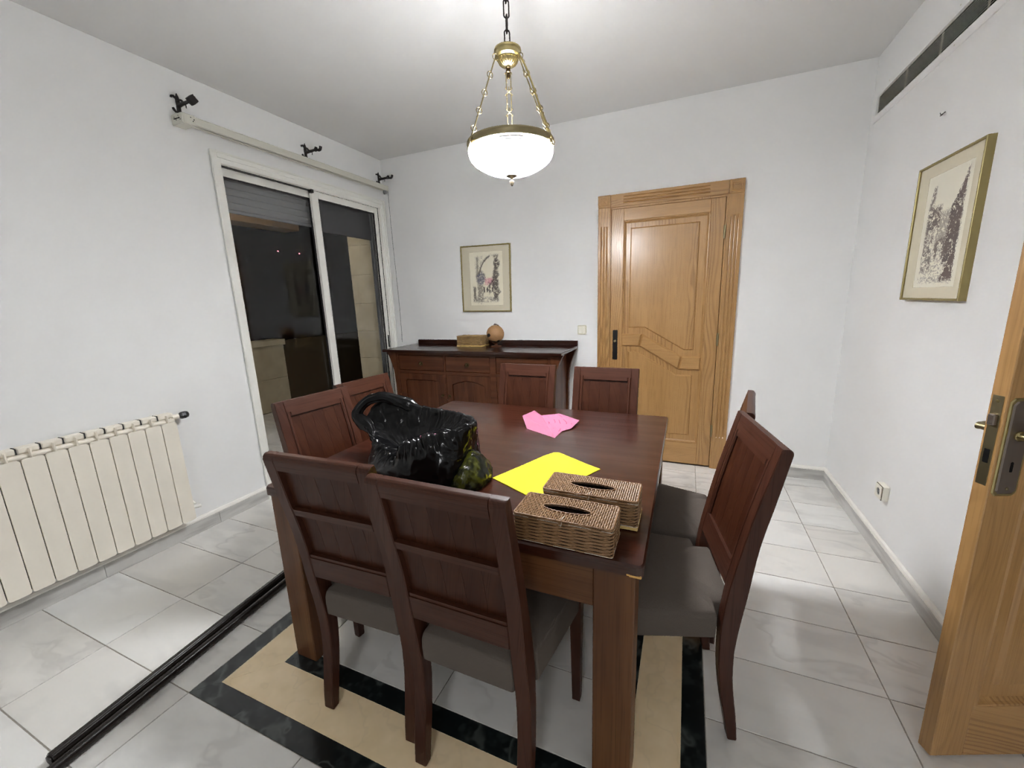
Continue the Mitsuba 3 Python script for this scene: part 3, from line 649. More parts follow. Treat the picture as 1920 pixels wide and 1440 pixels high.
sw = thing('light_switch', 'white double rocker light switch between the sideboard and the oak door', 'switch')
put(sw + '__frame', plate(rnd(-.8965, -.8195, 1.117, 1.198, .005), (0, YB, 0), np.array([1, 0, 0]), np.array([0, 0, 1]), np.array([0, -1, 0]), .008), 'switch_beige')
for x0 in (-.889, -.857): put(sw + '__rocker', box(x0, x0 + .0305, YB - .013, YB - .007, 1.125, 1.190, .002), 'white_plastic')

# ------------------------------------------------------------------ framed prints
def ell(u, v, cu, cv, ru, rv): return dr.sqrt(dr.square((u - cu) / ru) + dr.square((v - cv) / rv))
def rect(u, v, u0, u1, v0, v1): return dr.maximum(dr.maximum(u0 - u, u - u1), dr.maximum(v0 - v, v - v1))
def art_arch(u, v):
    n1, n2, n3 = .45 * fbm(u * 24, v * 34, 1.0, 4) + .30 * noise(u * 95, v * 60, 2.0) + .25 * noise(u * 50, v * 150, 7.0), fbm(u * 60, v * 90, 5.0, 2), fbm(u * 9, v * 13, 9.0, 3)
    e = (n1 - .5) * .16
    def inside(d, s=.012): return smoothstep(s, -s, d + e)
    arch = dr.maximum(dr.sqrt(dr.square((u - .80) / .52) + dr.square((v - .50) / .44)) - 1.0, .40 - v)
    sky = inside(arch * .35) * dr.select(u > .36, 1.0, 0.0) * smoothstep(.76, .70, u)
    ink = .42 * smoothstep(.48, .62, n1) * inside(rect(u, v, .14, .70, .45, .94)) * (1 - sky)
    ink = dr.maximum(ink, .9 * smoothstep(.020, .004, dr.abs(arch * .35 + .3 * e)) * dr.select(v > .52, 1.0, 0.0) * dr.select(u < .62, 1.0, 0.0))
    ink = dr.maximum(ink, .92 * inside(rect(u, v, (.79 - .16 * fbm(0.0, v * 7, 3.0, 2)), (.80 + .17 * fbm(2.0, v * 8, 6.0, 2)), .10, .93)) * smoothstep(.34, .55, n1 + .12 * n3))
    ink = dr.maximum(ink, .85 * inside(ell(u, v, .33, .52, .15, .14) * .15 - .15) * smoothstep(.36, .52, n1))
    ink = dr.maximum(ink, .7 * inside(rect(u, v, .215, .255, .60, .90)))
    ink = dr.maximum(ink, .7 * inside(rect(u, v, .22, .40, .06, .45)) * smoothstep(.40, .6, n1 + .1))
    ink = dr.maximum(ink, .85 * inside(rect(u, v, .10, .17, .08, .36)) * smoothstep(.30, .5, n1 + .08))
    ink = dr.maximum(ink, .75 * inside(rect(u, v, .12, .88, .05, .17)) * smoothstep(.40, .60, n1))
    for a_, b_ in ((.41, .45), (.50, .545), (.66, .70)): ink = dr.maximum(ink, .95 * inside(rect(u, v, a_, b_, .245, .345) * 2))
    ink = dr.maximum(ink, .85 * inside(rect(u, v, .565, .625, .23, .42)))
    ink = dr.maximum(ink, .8 * smoothstep(.54, .60, n2) * inside(rect(u, v, .22, .36, .028, .040) * 2))
    pink = .75 * inside(rect(u, v, .44, .74, .385, .515)) * smoothstep(.35, .55, n1 + .05)
    blue = inside(ell(u, v, .33, .50, .14, .12) * .14 - .14)
    c = mix(S(222, 216, 196), S(196, 120, 140), pink)
    return mix(c, mix(S(70, 60, 58), S(62, 62, 92), blue), ink)
def art_alley(u, v):
    n1, n2, n3 = .45 * fbm(u * 20, v * 34, 3.0, 4) + .30 * noise(u * 80, v * 60, 2.0) + .25 * noise(u * 44, v * 150, 7.0), fbm(u * 50, v * 90, 8.0, 2), fbm(u * 7, v * 12, 4.0, 3)
    e = (n1 - .5) * .14
    def inside(d, s=.012): return smoothstep(s, -s, d + e)
    tall = dr.maximum(dr.maximum(.62 + .26 * smoothstep(.60, .96, v) - u, u - .905), dr.maximum(.05 - v, v - .95))
    ink = .92 * inside(tall) * smoothstep(.30, .52, n1 + .10 * n3)
    ink = dr.maximum(ink, .8 * inside(dr.maximum(rect(u, v, .10, .24, .40, .90), (v - .70) - 2.2 * (u - .08))) * smoothstep(.36, .55, n1))
    ink = dr.maximum(ink, .88 * inside(rect(u, v, .13, .44, .50, .72 )) * smoothstep(.34, .52, n1))
    ink = dr.maximum(ink, .62 * inside(rect(u, v, .38, .66, .36, .66)) * smoothstep(.34, .58, n1 + .06))
    ink = dr.maximum(ink, .8 * inside(rect(u, v, .10, .36, .14, .52)) * smoothstep(.46, .60, n1 + .03))
    ink = dr.maximum(ink, .85 * inside(ell(u, v, .53, .33, .135, .105) * .13 - .13))
    ink = dr.maximum(ink, .78 * inside(rect(u, v, .10, .50, .12, .26)) * smoothstep(.44, .58, n1))
    ink = dr.maximum(ink, .66 * inside(rect(u, v, .12, .88, .035, .11)) * smoothstep(.46, .62, n1))
    door = inside(dr.minimum(rect(u, v, .475, .585, .235, .35), ell(u, v, .53, .35, .055, .05) * .05 - .05))
    ink = ink * (1 - .92 * door)
    ink = ink * (1 - .9 * inside(dr.maximum(rect(u, v, .30, .70, .10, .20), .6 * (v - .11) - .45 * (u - .28))))
    ink = dr.maximum(ink, .5 * smoothstep(.60, .66, n2) * inside(rect(u, v, .1, .9, .04, .5)))
    return mix(S(226, 222, 206), mix(S(74, 64, 66), S(96, 78, 76), n3), ink)
scene['print_arch'] = {'type': 'twosided', 'b': {'type': 'diffuse', 'reflectance': proc(lambda p, n, uv: art_arch(uv.x, uv.y))}}
scene['print_alley'] = {'type': 'twosided', 'b': {'type': 'diffuse', 'reflectance': proc(lambda p, n, uv: art_alley(uv.x, uv.y))}}
def picture(label, to, w, h, d, fw, pu0, pu1, pz0, pz1, art):
    """frame in local (u, z, w): back at w = 0"""
    k = thing('framed_print', label, 'picture')
    def bar(a_, b_): # mitred profile ring
        rings = []
        for dd, ww in ((0, 0), (0, d - .002), (.002, d), (fw - .003, d), (fw, d - .003), (fw, d - .008)):
            q = offset(np.array([[0, 0], [w, 0], [w, h], [0, h]]), dd); rings.append(np.c_[q, np.full(4, ww)])
        return loft(rings, True, False, False)
    put(k + '__frame', to(bar(0, 0)), 'frame_gold')
    put(k + '__backing', to(box(fw * .5, w - fw * .5, fw * .5, h - fw * .5, .0005, d - .011)), 'mat_board')
    o, i = np.array([[fw, fw], [w - fw, fw], [w - fw, h - fw], [fw, h - fw]]), np.array([[pu0, pz0], [pu1, pz0], [pu1, pz1], [pu0, pz1]])
    put(k + '__mat_board', to(loft([np.c_[o, np.full(4, d - .009)], np.c_[i, np.full(4, d - .0088)], np.c_[offset(i, .001), np.full(4, d - .0105)]], True, False, False)), 'mat_board')
    v_ = to((np.c_[i, np.full(4, d - .0104)], np.array([[0, 1, 2], [0, 2, 3]])))
    sh_ = mikit.ply(v_, art, False, uv=np.array([[0, 0], [1, 0], [1, 1], [0, 1.0]]))
    scene[k + '__print'] = sh_
picture('small framed print of an ivy archway above the sideboard', frame_to((-2.052, YB, 1.340), np.array([1, 0, -.016]), np.array([.016, 0, 1]), (0, -1, 0)), .520, .616, .022, .011, .092, .440, .060, .556, 'print_arch')
picture('tall framed print of a stone alley on the right wall', frame_to((XR, 2.705, 1.374), (0, -1, 0), (0, 0, 1), (-1, 0, 0)), .495, .612, .028, .010, .094, .430, .058, .552, 'print_alley')

# ------------------------------------------------------------------ pendant lamp
LX, LY = -.757, 1.80
lampk = thing('pendant_lamp', 'brass pendant lamp with a glowing frosted glass bowl on three chains above the table', 'lamp')
at = lambda m: shift(m, (LX, LY, 0))
bowl = [(.1845, 2.100), (.1880, 2.090), (.1885, 2.080), (.1865, 2.068), (.1800, 2.052), (.1680, 2.038), (.1450, 2.022), (.1150, 2.006), (.0800, 1.994), (.0450, 1.987), (.012, 1.984), (0, 1.984)]
th_ = np.linspace(0, 1, 60)
bp = np.array(bowl); tt = np.linspace(0, 1, len(bp))
from scipy.interpolate import PchipInterpolator
bs = np.c_[PchipInterpolator(tt, bp[:, 0])(th_), PchipInterpolator(tt, bp[:, 1])(th_)]
V_, F_ = lathe(bs[:-1], 72)
outer = (V_[:-2], F_[(F_ < len(V_) - 2).all(1)])
nn = np.cross(outer[0][outer[1][:, 1]] - outer[0][outer[1][:, 0]], outer[0][outer[1][:, 2]] - outer[0][outer[1][:, 0]])
cc = outer[0][outer[1]].mean(1) - np.array([0, 0, 2.12])
flip = (nn * cc).sum() < 0
outer = (outer[0], outer[1][:, ::-1] if flip else outer[1])
put(lampk + '__glass_bowl', at(outer), 'frosted_glass', smooth=True, label='glowing frosted glass bowl', emitter={'type': 'area', 'radiance': rgb(LAMP_BOWL)})
inner = lathe([(r - .006 if r > .012 else r * .5, z + .006) for r, z in bs[:-1]], 48)
inner = (inner[0][:-2], inner[1][(inner[1] < len(inner[0]) - 2).all(1)])
put(lampk + '__bowl_lining', at(inner), 'frosted_glass', smooth=True)
# etched fan ornament on the bowl
def on_bowl(az, s):
    r, z = np.interp(s, th_, bs[:, 0]), np.interp(s, th_, bs[:, 1]); return np.array([r * math.cos(az) * 1.004, r * math.sin(az) * 1.004, z - .0008])
for q in range(3):
    A0 = math.radians(-66 + 120 * q); e_ = []
    def seg(a0_, s0_, a1_, s1_, r=.0011): e_.append(tube([on_bowl(A0 + a0_ + (a1_ - a0_) * t, s0_ + (s1_ - s0_) * t) for t in np.linspace(0, 1, 8)], r, 5))
    seg(-.22, .25, .22, .25, .0022); seg(-.16, .41, .16, .41, .0018); seg(-.26, .17, .26, .17, .0030)
    for a_ in (-.15, -.09, 0, .09, .15): seg(a_ * 1.1, .40, a_ * .35, .27, .0016)
    put(lampk + '__etched_fan', at(cat(e_)), 'etched_glass')
band = [(.1850, 2.090), (.1905, 2.090), (.1925, 2.0935), (.1915, 2.097), (.1915, 2.109), (.1935, 2.112), (.1925, 2.117), (.188, 2.120), (.182, 2.119), (.182, 2.110)]
put(lampk + '__rim_band', at((lambda m: (m[0][:-2], m[1][(m[1] < len(m[0]) - 2).all(1)]))(lathe(band, 72))), 'old_brass', smooth=40)
for q in range(3):
    az = math.radians(112.8 + 120 * q)
    put(lampk + '__rim_screw', at(shift(trimesh.creation.icosphere(2, .0055), (.196 * math.cos(az), .196 * math.sin(az), 2.104))), 'brass', smooth=True)
can = [(0, 2.484), (.030, 2.484), (.050, 2.482), (.057, 2.478), (.058, 2.472), (.054, 2.468), (.053, 2.463), (.055, 2.458), (.055, 2.450), (.050, 2.446), (.046, 2.444), (.045, 2.440)]
put(lampk + '__canopy', at(lathe(can, 48)), 'brass', smooth=40)
cup = [(.042, 2.442), (.0425, 2.437), (.040, 2.430), (.034, 2.4225), (.026, 2.417), (.016, 2.4135), (.010, 2.412)]
put(lampk + '__fluted_cup', at(lathe(cup, 96, lambda a_, z: 1 + .045 * np.cos(a_ * 20) * (1 if z > 2.415 else .2))), 'brass', smooth=True)
put(lampk + '__cup_finial', at(lathe([(.010, 2.414), (.011, 2.410), (.007, 2.406), (.0105, 2.400), (.0105, 2.393), (.005, 2.389), (.008, 2.384), (.0085, 2.377), (.005, 2.370), (0, 2.366)], 24)), 'bronze', smooth=50)
put(lampk + '__bottom_finial', at(lathe([(0, 1.988), (.024, 1.987), (.0245, 1.983), (.018, 1.979), (.008, 1.975), (.0045, 1.971), (.0045, 1.966), (.0095, 1.963), (.0105, 1.959), (.008, 1.950), (.004, 1.943), (0, 1.940)], 28)), 'finial_metal', smooth=50)
put(lampk + '__stem', at(tube([[0, 0, 1.985], [0, 0, 2.10]], .005, 10)), 'old_brass', smooth=True)
sock = []
for q in range(3):
    az = math.radians(10 + 120 * q); c_, s_ = math.cos(az), math.sin(az)
    sock.append(tube([[0, 0, 2.045], [.035 * c_, .035 * s_, 2.045], [.055 * c_, .055 * s_, 2.050]], [.006, .007, .012], 10))
    put(lampk + '__bulb', at(shift(trimesh.creation.icosphere(2, .024), (.082 * c_, .082 * s_, 2.058))), 'frosted_glass', smooth=True, emitter={'type': 'area', 'radiance': rgb(LAMP_BULB)})
put(lampk + '__socket_arms', at(cat(sock)), 'old_brass')

def link_long(L, w, r, barb=False):
    """oval link along z, centred"""
    t = np.arange(28) * 2 * math.pi / 28; n = L / 2 - w / 2
    z = np.where(np.sin(t) >= 0, 1, -1) * n + w / 2 * np.sin(t); x = w / 2 * np.cos(t)
    m = [tube(np.c_[x, 0 * x, z], r, 7, closed=True)]
    if barb:
        for sx in (-1, 1):
            for sz in (-1, 1):
                m.append(tube([[sx * w / 2, 0, sz * n * .85], [sx * (w / 2 + .005), 0, sz * (n + .002)], [sx * (w / 2 + .008), 0, sz * (n - .005)]], [r * 1.3, r, .0004], 5))
        m.append(tube([[-w / 2 * .6, 0, n * .2], [-w / 2, 0, n * .2]], r, 5))
    return cat(m)
def orient(m, p, d, roll):
    d = np.asarray(d, float) / np.linalg.norm(d); s = np.cross(d, [0, 0, 1.0])
    s = np.array([1.0, 0, 0]) if np.linalg.norm(s) < 1e-3 else s / np.linalg.norm(s); t = np.cross(d, s)
    return lin(m, np.stack([s, t, d], 1) @ rotz(roll), p)
ck = lampk + '__hanging_chain'
tag(ck, 'dark link chain up to the ceiling')
z = 2.486; k = 0
while z < 2.81:
    put(ck + '__link', at(shift(lin(link_long(.066, .022, .0030), rotz(.6 + k * math.pi / 2)), (0, 0, z + .031))), 'dark_metal', smooth=50); z += .0545; k += 1
put(lampk + '__ceiling_cup', at(lathe([(.010, 2.80), (.030, 2.812), (.048, 2.835), (.052, 2.85), (0, 2.85)], 32)), 'bronze', smooth=40)
for q in range(3):
    az = math.radians(112.8 + 120 * q); u_ = np.array([math.cos(az), math.sin(az), 0])
    p0, p1 = np.array([LX, LY, 2.447]) + u_ * .056, np.array([LX, LY, 2.108]) + u_ * .1915
    d = p1 - p0; L = np.linalg.norm(d); d /= L; ch = lampk + '__side_chain'; ch = key(ch); tag(ch, 'brass chain of rings and barbed links')
    s = .010; j = 0
    while s < L - .004:
        if j % 2 == 0:
            t_ = np.arange(18) * 2 * math.pi / 18; m = tube(np.c_[.0125 * np.cos(t_), 0 * t_, .0125 * np.sin(t_)], .0018, 6, closed=True)
            put(ch + '__ring', orient(m, p0 + d * s, d, (1.5, 1.6, 1.3)[q]), 'old_brass', smooth=60); s += .0115
        else:
            put(ch + '__link', orient(link_long(.074, .020, .0026, True), p0 + d * (s + .0325), d, (.0, .22, .35)[q]), 'old_brass', smooth=60); s += .0665
        j += 1
    if q == 2 or q == 1:
        pass
az = math.radians(112.8 + 240); u_ = np.array([math.cos(az), math.sin(az), 0])
wv = [np.array([LX, LY, 0]) + u_ * (.050 + .138 * t) + np.array([0, 0, 2.452 - .335 * t + .045 * math.sin(math.pi * t) * (1 - t)]) for t in np.linspace(0, 1, 16)]
put(lampk + '__cable', tube(wv, .0042, 8), 'brass', smooth=True, label='brass coloured cable beside one chain')

# plain ceiling lamp of the room behind the camera
cl = thing('ceiling_lamp', 'round white ceiling lamp in the room behind the viewer', 'lamp')
dome = lathe([(.24, 2.80), (.22, 2.765), (.17, 2.735), (.09, 2.718), (0, 2.715)], 40)
nv, nf = dome; nf = nf[(nf < len(nv) - 2).all(1) | (nf == len(nv) - 1).any(1)]
ng = np.cross(nv[nf[:, 1]] - nv[nf[:, 0]], nv[nf[:, 2]] - nv[nf[:, 0]]); sg = (ng * (nv[nf].mean(1) - [0, 0, 2.80])).sum(1)
nf[sg < 0] = nf[sg < 0][:, ::-1]
put(cl + '__shade', shift((nv, nf), (.15, -1.65, 0)), 'frosted_glass', smooth=True, emitter={'type': 'area', 'radiance': rgb(REAR_LAMP)})
put(cl + '__base', shift(lathe([(.10, 2.85), (.255, 2.85), (.26, 2.83), (.255, 2.80), (.24, 2.798), (.10, 2.80)], 40), (.15, -1.65, 0)), 'white_enamel', smooth=40)

# ------------------------------------------------------------------ dining table
TX0, TX1, TY0, TY1, TZ = -1.478, -.071, .942, 2.325, .767
tb = thing('dining_table', 'square dark mahogany dining table with a glossy top in the middle of the room', 'table')
tp = sbox(TX0, TY0, TX1, TY1).buffer(-.018).buffer(.018, quad_segs=4)
tpc = np.array(tp.exterior.coords)[:-1]
put(tb + '__tabletop', raised(tpc, TZ - .034, TZ, .004, .8), 'table_top', 0)
for (x, y) in ((TX0 + .022, TY0 + .006), (TX1 - .130, TY0 + .006), (TX0 + .022, TY1 - .118), (TX1 - .130, TY1 - .118)):
    put(tb + '__leg', box(x, x + .110, y, y + .110, 0, TZ - .034, .003), 'table_side', 2)
for m, a_ in ((box(TX0 + .132, TX1 - .131, TY0 + .014, TY0 + .036, .606, TZ - .034, .001), 0), (box(TX0 + .132, TX1 - .131, TY1 - .036, TY1 - .014, .606, TZ - .034, .001), 0),
              (box(TX0 + .030, TX0 + .052, TY0 + .116, TY1 - .118, .606, TZ - .034, .001), 1), (box(TX1 - .052, TX1 - .030, TY0 + .116, TY1 - .118, .606, TZ - .034, .001), 1)):
    put(tb + '__apron', m, 'table_side', a_)
put(tb + '__chipped_edge', cat([box(TX1 - .036, TX1 - .0045, TY0 - .0008, TY0 + .004, TZ - .034, TZ - .0285), box(TX1 - .042, TX1 - .034, TY0 - .0006, TY0 + .004, TZ - .032, TZ - .027)]), 'raw_wood', label='chip of raw wood at the corner')

# ------------------------------------------------------------------ dining chairs
REAR = np.array([(-.010, 0), (-.004, .069), (.009, .159), (.018, .239), (.020, .319), (.013, .408), (-.002, .523), (-.023, .696), (-.055, .850), (-.086, 1.000)])
FRONT = np.array([(.018, 0), (.033, .079), (.048, .16), (.058, .23), (.064, .308), (.065, .396), (.055, .52), (.030, .66), (.005, .78), (-.020, .88), (-.052, 1.000)])
fr_ = PchipInterpolator(REAR[:, 1], REAR[:, 0]); ff_ = PchipInterpolator(FRONT[:, 1], FRONT[:, 0])
HC = 1.010
def sweep(x0, x1, zs, fy0, fy1, c=.003):
    rings = []
    for z in zs:
        y0, y1 = float(fy0(z)), float(fy1(z)); k = min(c, .45 * (y1 - y0), .45 * (x1 - x0))
        rings.append([(x0 + k, y0, z), (x1 - k, y0, z), (x1, y0 + k, z), (x1, y1 - k, z), (x1 - k, y1, z), (x0 + k, y1, z), (x0, y1 - k, z), (x0, y0 + k, z)])
    return loft(rings)
def rounded_top(z0, z1):
    """the back's top: the rear edge rounds over between z0 and z1, the front edge stays crisp"""
    def y1(z): return ff_(min(z, 1.0)) - .3 * max(z - 1.0, 0)
    def y0(z):
        t = min(1.0, max(0.0, (z - z0) / (z1 - z0)))
        return fr_(min(z, 1.0)) - .2 * max(z - 1.0, 0) + (z1 - z0) * (1 - math.sqrt(max(0.0, 1 - t * t)))
    return y0, y1
ty0, ty1 = rounded_top(HC - .020, HC + .0005)
tz = [HC - .020, HC - .015, HC - .010, HC - .006, HC - .003, HC - .001, HC]
CW, SW = .198, .043
proto = []      # (part name, ply dict)
def cp(nm, m, bsdf, axis, smooth=False): proto.append((nm, P(m, bsdf, axis, smooth, seed=len(proto) + 500) if axis is not None else P(m, bsdf, None, smooth)))
zs = list(np.linspace(0, HC - .020, 22)) + tz[1:]
cp('rear_leg', sweep(-CW, -CW + SW, zs, ty0, ty1), 'mahogany', 2)
cp('rear_leg', sweep(CW - SW, CW, zs, ty0, ty1), 'mahogany', 2)
xi = CW - SW - .0005
cp('top_rail', sweep(-xi, xi, [.958, .968] + tz, lambda z: ty0(z) + .0006, lambda z: ty1(z) - .0006, .0008), 'mahogany', 0)
cp('middle_rail', sweep(-xi, xi, [.792, .816], lambda z: fr_(z) + .001, lambda z: fr_(z) + .018), 'mahogany', 0)
cp('bottom_rail', sweep(-xi, xi, [.545, .590, .622], lambda z: fr_(z) + .001, lambda z: ff_(z) - .001), 'mahogany', 0)
cp('ledge', cat([sweep(-xi, xi, [.622, .634], lambda z: fr_(z) + .004, lambda z: fr_(z) + .018)]), 'mahogany', 0)
npk = 5; pw_ = 2 * xi / npk
for i in range(npk):
    x0 = -xi + pw_ * i
    cp('plank', sweep(x0 + .0002, x0 + pw_ - .0002, np.linspace(.615, .965, 10), lambda z: fr_(z) + .018, lambda z: ff_(z) - .011, .0006), 'mahogany_panel', 2)
def bead(x0, x1, z0, z1):
    zz = np.linspace(z0, z1, max(2, int((z1 - z0) / .03) + 2))
    return sweep(x0, x1, zz, lambda z: ff_(z) - .014, lambda z: ff_(z) - .001, .005)
cp('moulding', bead(-xi, -xi + .018, .600, .958), 'mahogany', 2)
cp('moulding', bead(xi - .018, xi, .600, .958), 'mahogany', 2)
cp('moulding', bead(-xi + .018, xi - .018, .938, .958), 'mahogany', 0)
cp('moulding', bead(-xi + .018, xi - .018, .600, .622), 'mahogany', 0)
for s in (-1, 1):
    x0, x1 = (.208, .248) if s > 0 else (-.248, -.208)
    rg = [[(a_ + (x1 - x0) * .0, .368 + b_, z) for a_, b_ in ((x0 + k, k), (x1 - k, k), (x1 - k, .040 - k), (x0 + k, .040 - k))] for z, k in ((0, .006), (.40, 0), (.42, 0))]
    cp('front_leg', loft(rg), 'mahogany', 2)
    cp('glide', shift(lathe([(.009, 0), (.010, .003), (.004, .004), (0, .004)], 12), ((x0 + x1) / 2, .388, -.003)), 'white_plastic', None, 40)
# upholstered seat: trapezoid with notches for the rear legs
out = Polygon([(-.150, .018), (.150, .018), (.152, .074), (.199, .078), (.246, .410), (.236, .424), (0, .434), (-.236, .424), (-.246, .410), (-.199, .078), (-.152, .074)]).buffer(-.008).buffer(.008, quad_segs=4)
ring = np.array(out.exterior.segmentize(.012).coords)[:-1]; ring = ccw(ring)
cen = np.array([0, .235]); rings = []
for dd, z in ((.006, .378), (0, .384), (-.002, .425), (-.001, .450), (.004, .466), (.012, .476)):
    q = offset(ring, 0) ; e_ = ring - cen; L_ = np.linalg.norm(e_, axis=1, keepdims=True)
    rings.append(np.c_[ring - e_ / L_ * dd, np.full(len(ring), z)])
for sc, z in ((.86, .4845), (.72, .491), (.5, .4965), (.25, .499), (.06, .4995)):
    rings.append(np.c_[cen + (ring - cen - (ring - cen) / np.linalg.norm(ring - cen, axis=1, keepdims=True) * .012) * sc, np.full(len(ring), z)])
cp('seat', loft(rings), 'seat_fabric', None, 50)
chairs = [
    ('dining_chair with its back to the viewer', -.963, .838, 2.1, 'mahogany dining chair at the near table edge, left one, behind the black bag'),
    ('', -.539, .800, -.5, 'nearest mahogany dining chair at the near table edge, left of the wicker tissue boxes'),
    ('', .170, 1.420, 100.4, 'mahogany dining chair on the right table side, nearer one with its grey seat in view'),
    ('', .185, 1.808, 82.5, 'mahogany dining chair on the right table side, farther one mostly hidden behind its neighbour'),
    ('', -1.640, 1.392, -96.4, 'mahogany dining chair on the left table side, nearer one left of the black bag'),
    ('', -1.690, 1.792, -93.0, 'mahogany dining chair on the left table side, farther one by the balcony door'),
    ('', -.972, 2.414, 179.7, 'mahogany dining chair at the far table edge, left one in front of the sideboard'),
    ('', -.447, 2.387, 178.6, 'mahogany dining chair at the far table edge, right one in front of the oak door'),
]
for _, x, y, ang, lab in chairs:
    k = thing('dining_chair', lab, 'chair', 'mahogany chairs around the dining table')
    t = T4().translate([x, y, 0.003]).rotate([0, 0, 1], ang)
    for nm, pd in proto: scene[key(k + '__' + nm)] = {**pd, 'to_world': t}

# ------------------------------------------------------------------ sideboard with a wicker box and a cork globe
sbk = thing('sideboard', 'dark brown sideboard with drawers and panelled doors against the back wall', 'sideboard')
SX0, SX1, SY0, SY1, SZ = -2.655, -.893, 3.000, 3.522, 1.018
put(sbk + '__top', raised([(SX0, SY0), (SX1, SY0), (SX1, SY1), (SX0, SY1)], SZ - .022, SZ, .005, .7), 'sideboard_top', 0)
put(sbk + '__back_rail', box(-2.600, SX1 + .003, SY1 - .026, SY1, SZ, 1.064, .002), 'sideboard_top', 0)
CX0, CX1, FY = -2.545, -.985, 3.045
put(sbk + '__carcase', cat([box(CX0, CX0 + .02, FY + .02, 3.500, .07, SZ - .022), box(CX1 - .02, CX1, FY + .02, 3.500, .07, SZ - .022), box(CX0, CX1, 3.488, 3.500, .07, SZ - .022), box(CX0, CX1, FY + .02, 3.5, .07, .09), box(CX0 + .02, CX1 - .02, FY + .06, FY + .07, .09, .99)]), 'sideboard_wood', 2)
cols = [(-2.508, -2.010), (-1.994, -1.546), (-1.488, -1.021)]
put(sbk + '__face_frame', cat([box(CX0, CX1, FY + .004, FY + .022, .967, SZ - .022, .001), box(CX0, CX1, FY + .004, FY + .022, .794, .823, .001), box(CX0, CX1, FY + .004, FY + .022, .070, .125, .001)] +
    [box(a_, b_, FY + .003, FY + .022, .07, SZ - .022, .001) for a_, b_ in ((CX0, -2.508), (-2.010, -1.994), (-1.546, -1.488), (-1.021, CX1))]), 'sideboard_wood', 0)
for x0, x1 in cols:
    dk = put(sbk + '__drawer', box(x0 + .002, x1 - .002, FY + .006, FY + .024, .825, .965, .003), 'sideboard_wood', 0)
    xm = (x0 + x1) / 2
    put(dk + '__knob', cat([shift(lin(lathe([(.021, 0), (.0215, .002), (.017, .004), (.008, .005), (.006, .012), (.011, .017), (.012, .022), (.008, .026), (0, .027)], 20), rotx(math.pi / 2)), (xm, FY + .006, .890))]), 'bronze', smooth=45)
    hole_lo, hole_hi = .205, .735
    x2, x3 = x0 + .058, x1 - .058
    if x0 == cols[1][0]:
        arc = [(x2 + (x3 - x2) * t, .705 + .040 * math.sin(math.pi * t)) for t in np.linspace(0, 1, 15)]
        hole = Polygon([(x2, hole_lo), (x3, hole_lo)] + arc[::-1])
    else: hole = Polygon([(x2, hole_lo), (x3, hole_lo), (x3, hole_hi - .02), (x3 - .02, hole_hi), (x2 + .02, hole_hi), (x2, hole_hi - .02)])
    dr_ = sbox(x0 + .002, .127, x1 - .002, .792).difference(hole)
    dk = put(sbk + '__door', plate(dr_, (0, FY + .024, 0), np.array([1, 0, 0]), np.array([0, 0, 1]), np.array([0, -1, 0]), .018), 'sideboard_wood', 2)
    put(dk + '__panel', frame_to((0, FY + .024, 0), (1, 0, 0), (0, 0, 1), (0, -1, 0))(raised(np.array(hole.buffer(.004, join_style=2).exterior.coords)[:-1], 0, .008, .010)), 'sideboard_wood', 2)
    put(dk + '__knob', shift(lin(lathe([(.012, 0), (.012, .002), (.006, .004), (.006, .012), (.011, .017), (.010, .023), (0, .025)], 16), rotx(math.pi / 2)), (x1 - .03 if x0 < -2 else x0 + .03, FY + .006, .60)), 'bronze', smooth=45)
# posts that curve out under the top
def post(sgn, y0):
    t = np.linspace(0, 1, 14); x_in = .0
    cv = [(.075 * (1 - s) ** 2.1 + .030, .720 + .274 * (1 - s)) for s in t]
    p = [(0, .0), (.022, .0), (.026, .70), (.030, .720)] + cv[::-1][1:] + [(0, .994)]
    return plate(Polygon(p), ((CX1 if sgn > 0 else CX0) - sgn * .012, y0, 0), np.array([sgn, 0, 0]), np.array([0, 0, 1]), np.array([0, 1, 0]), .040)
for sg in (1, -1):
    for y0 in (FY - .001, 3.468): put(sbk + '__corner_post', post(sg, y0), 'sideboard_wood', 2)

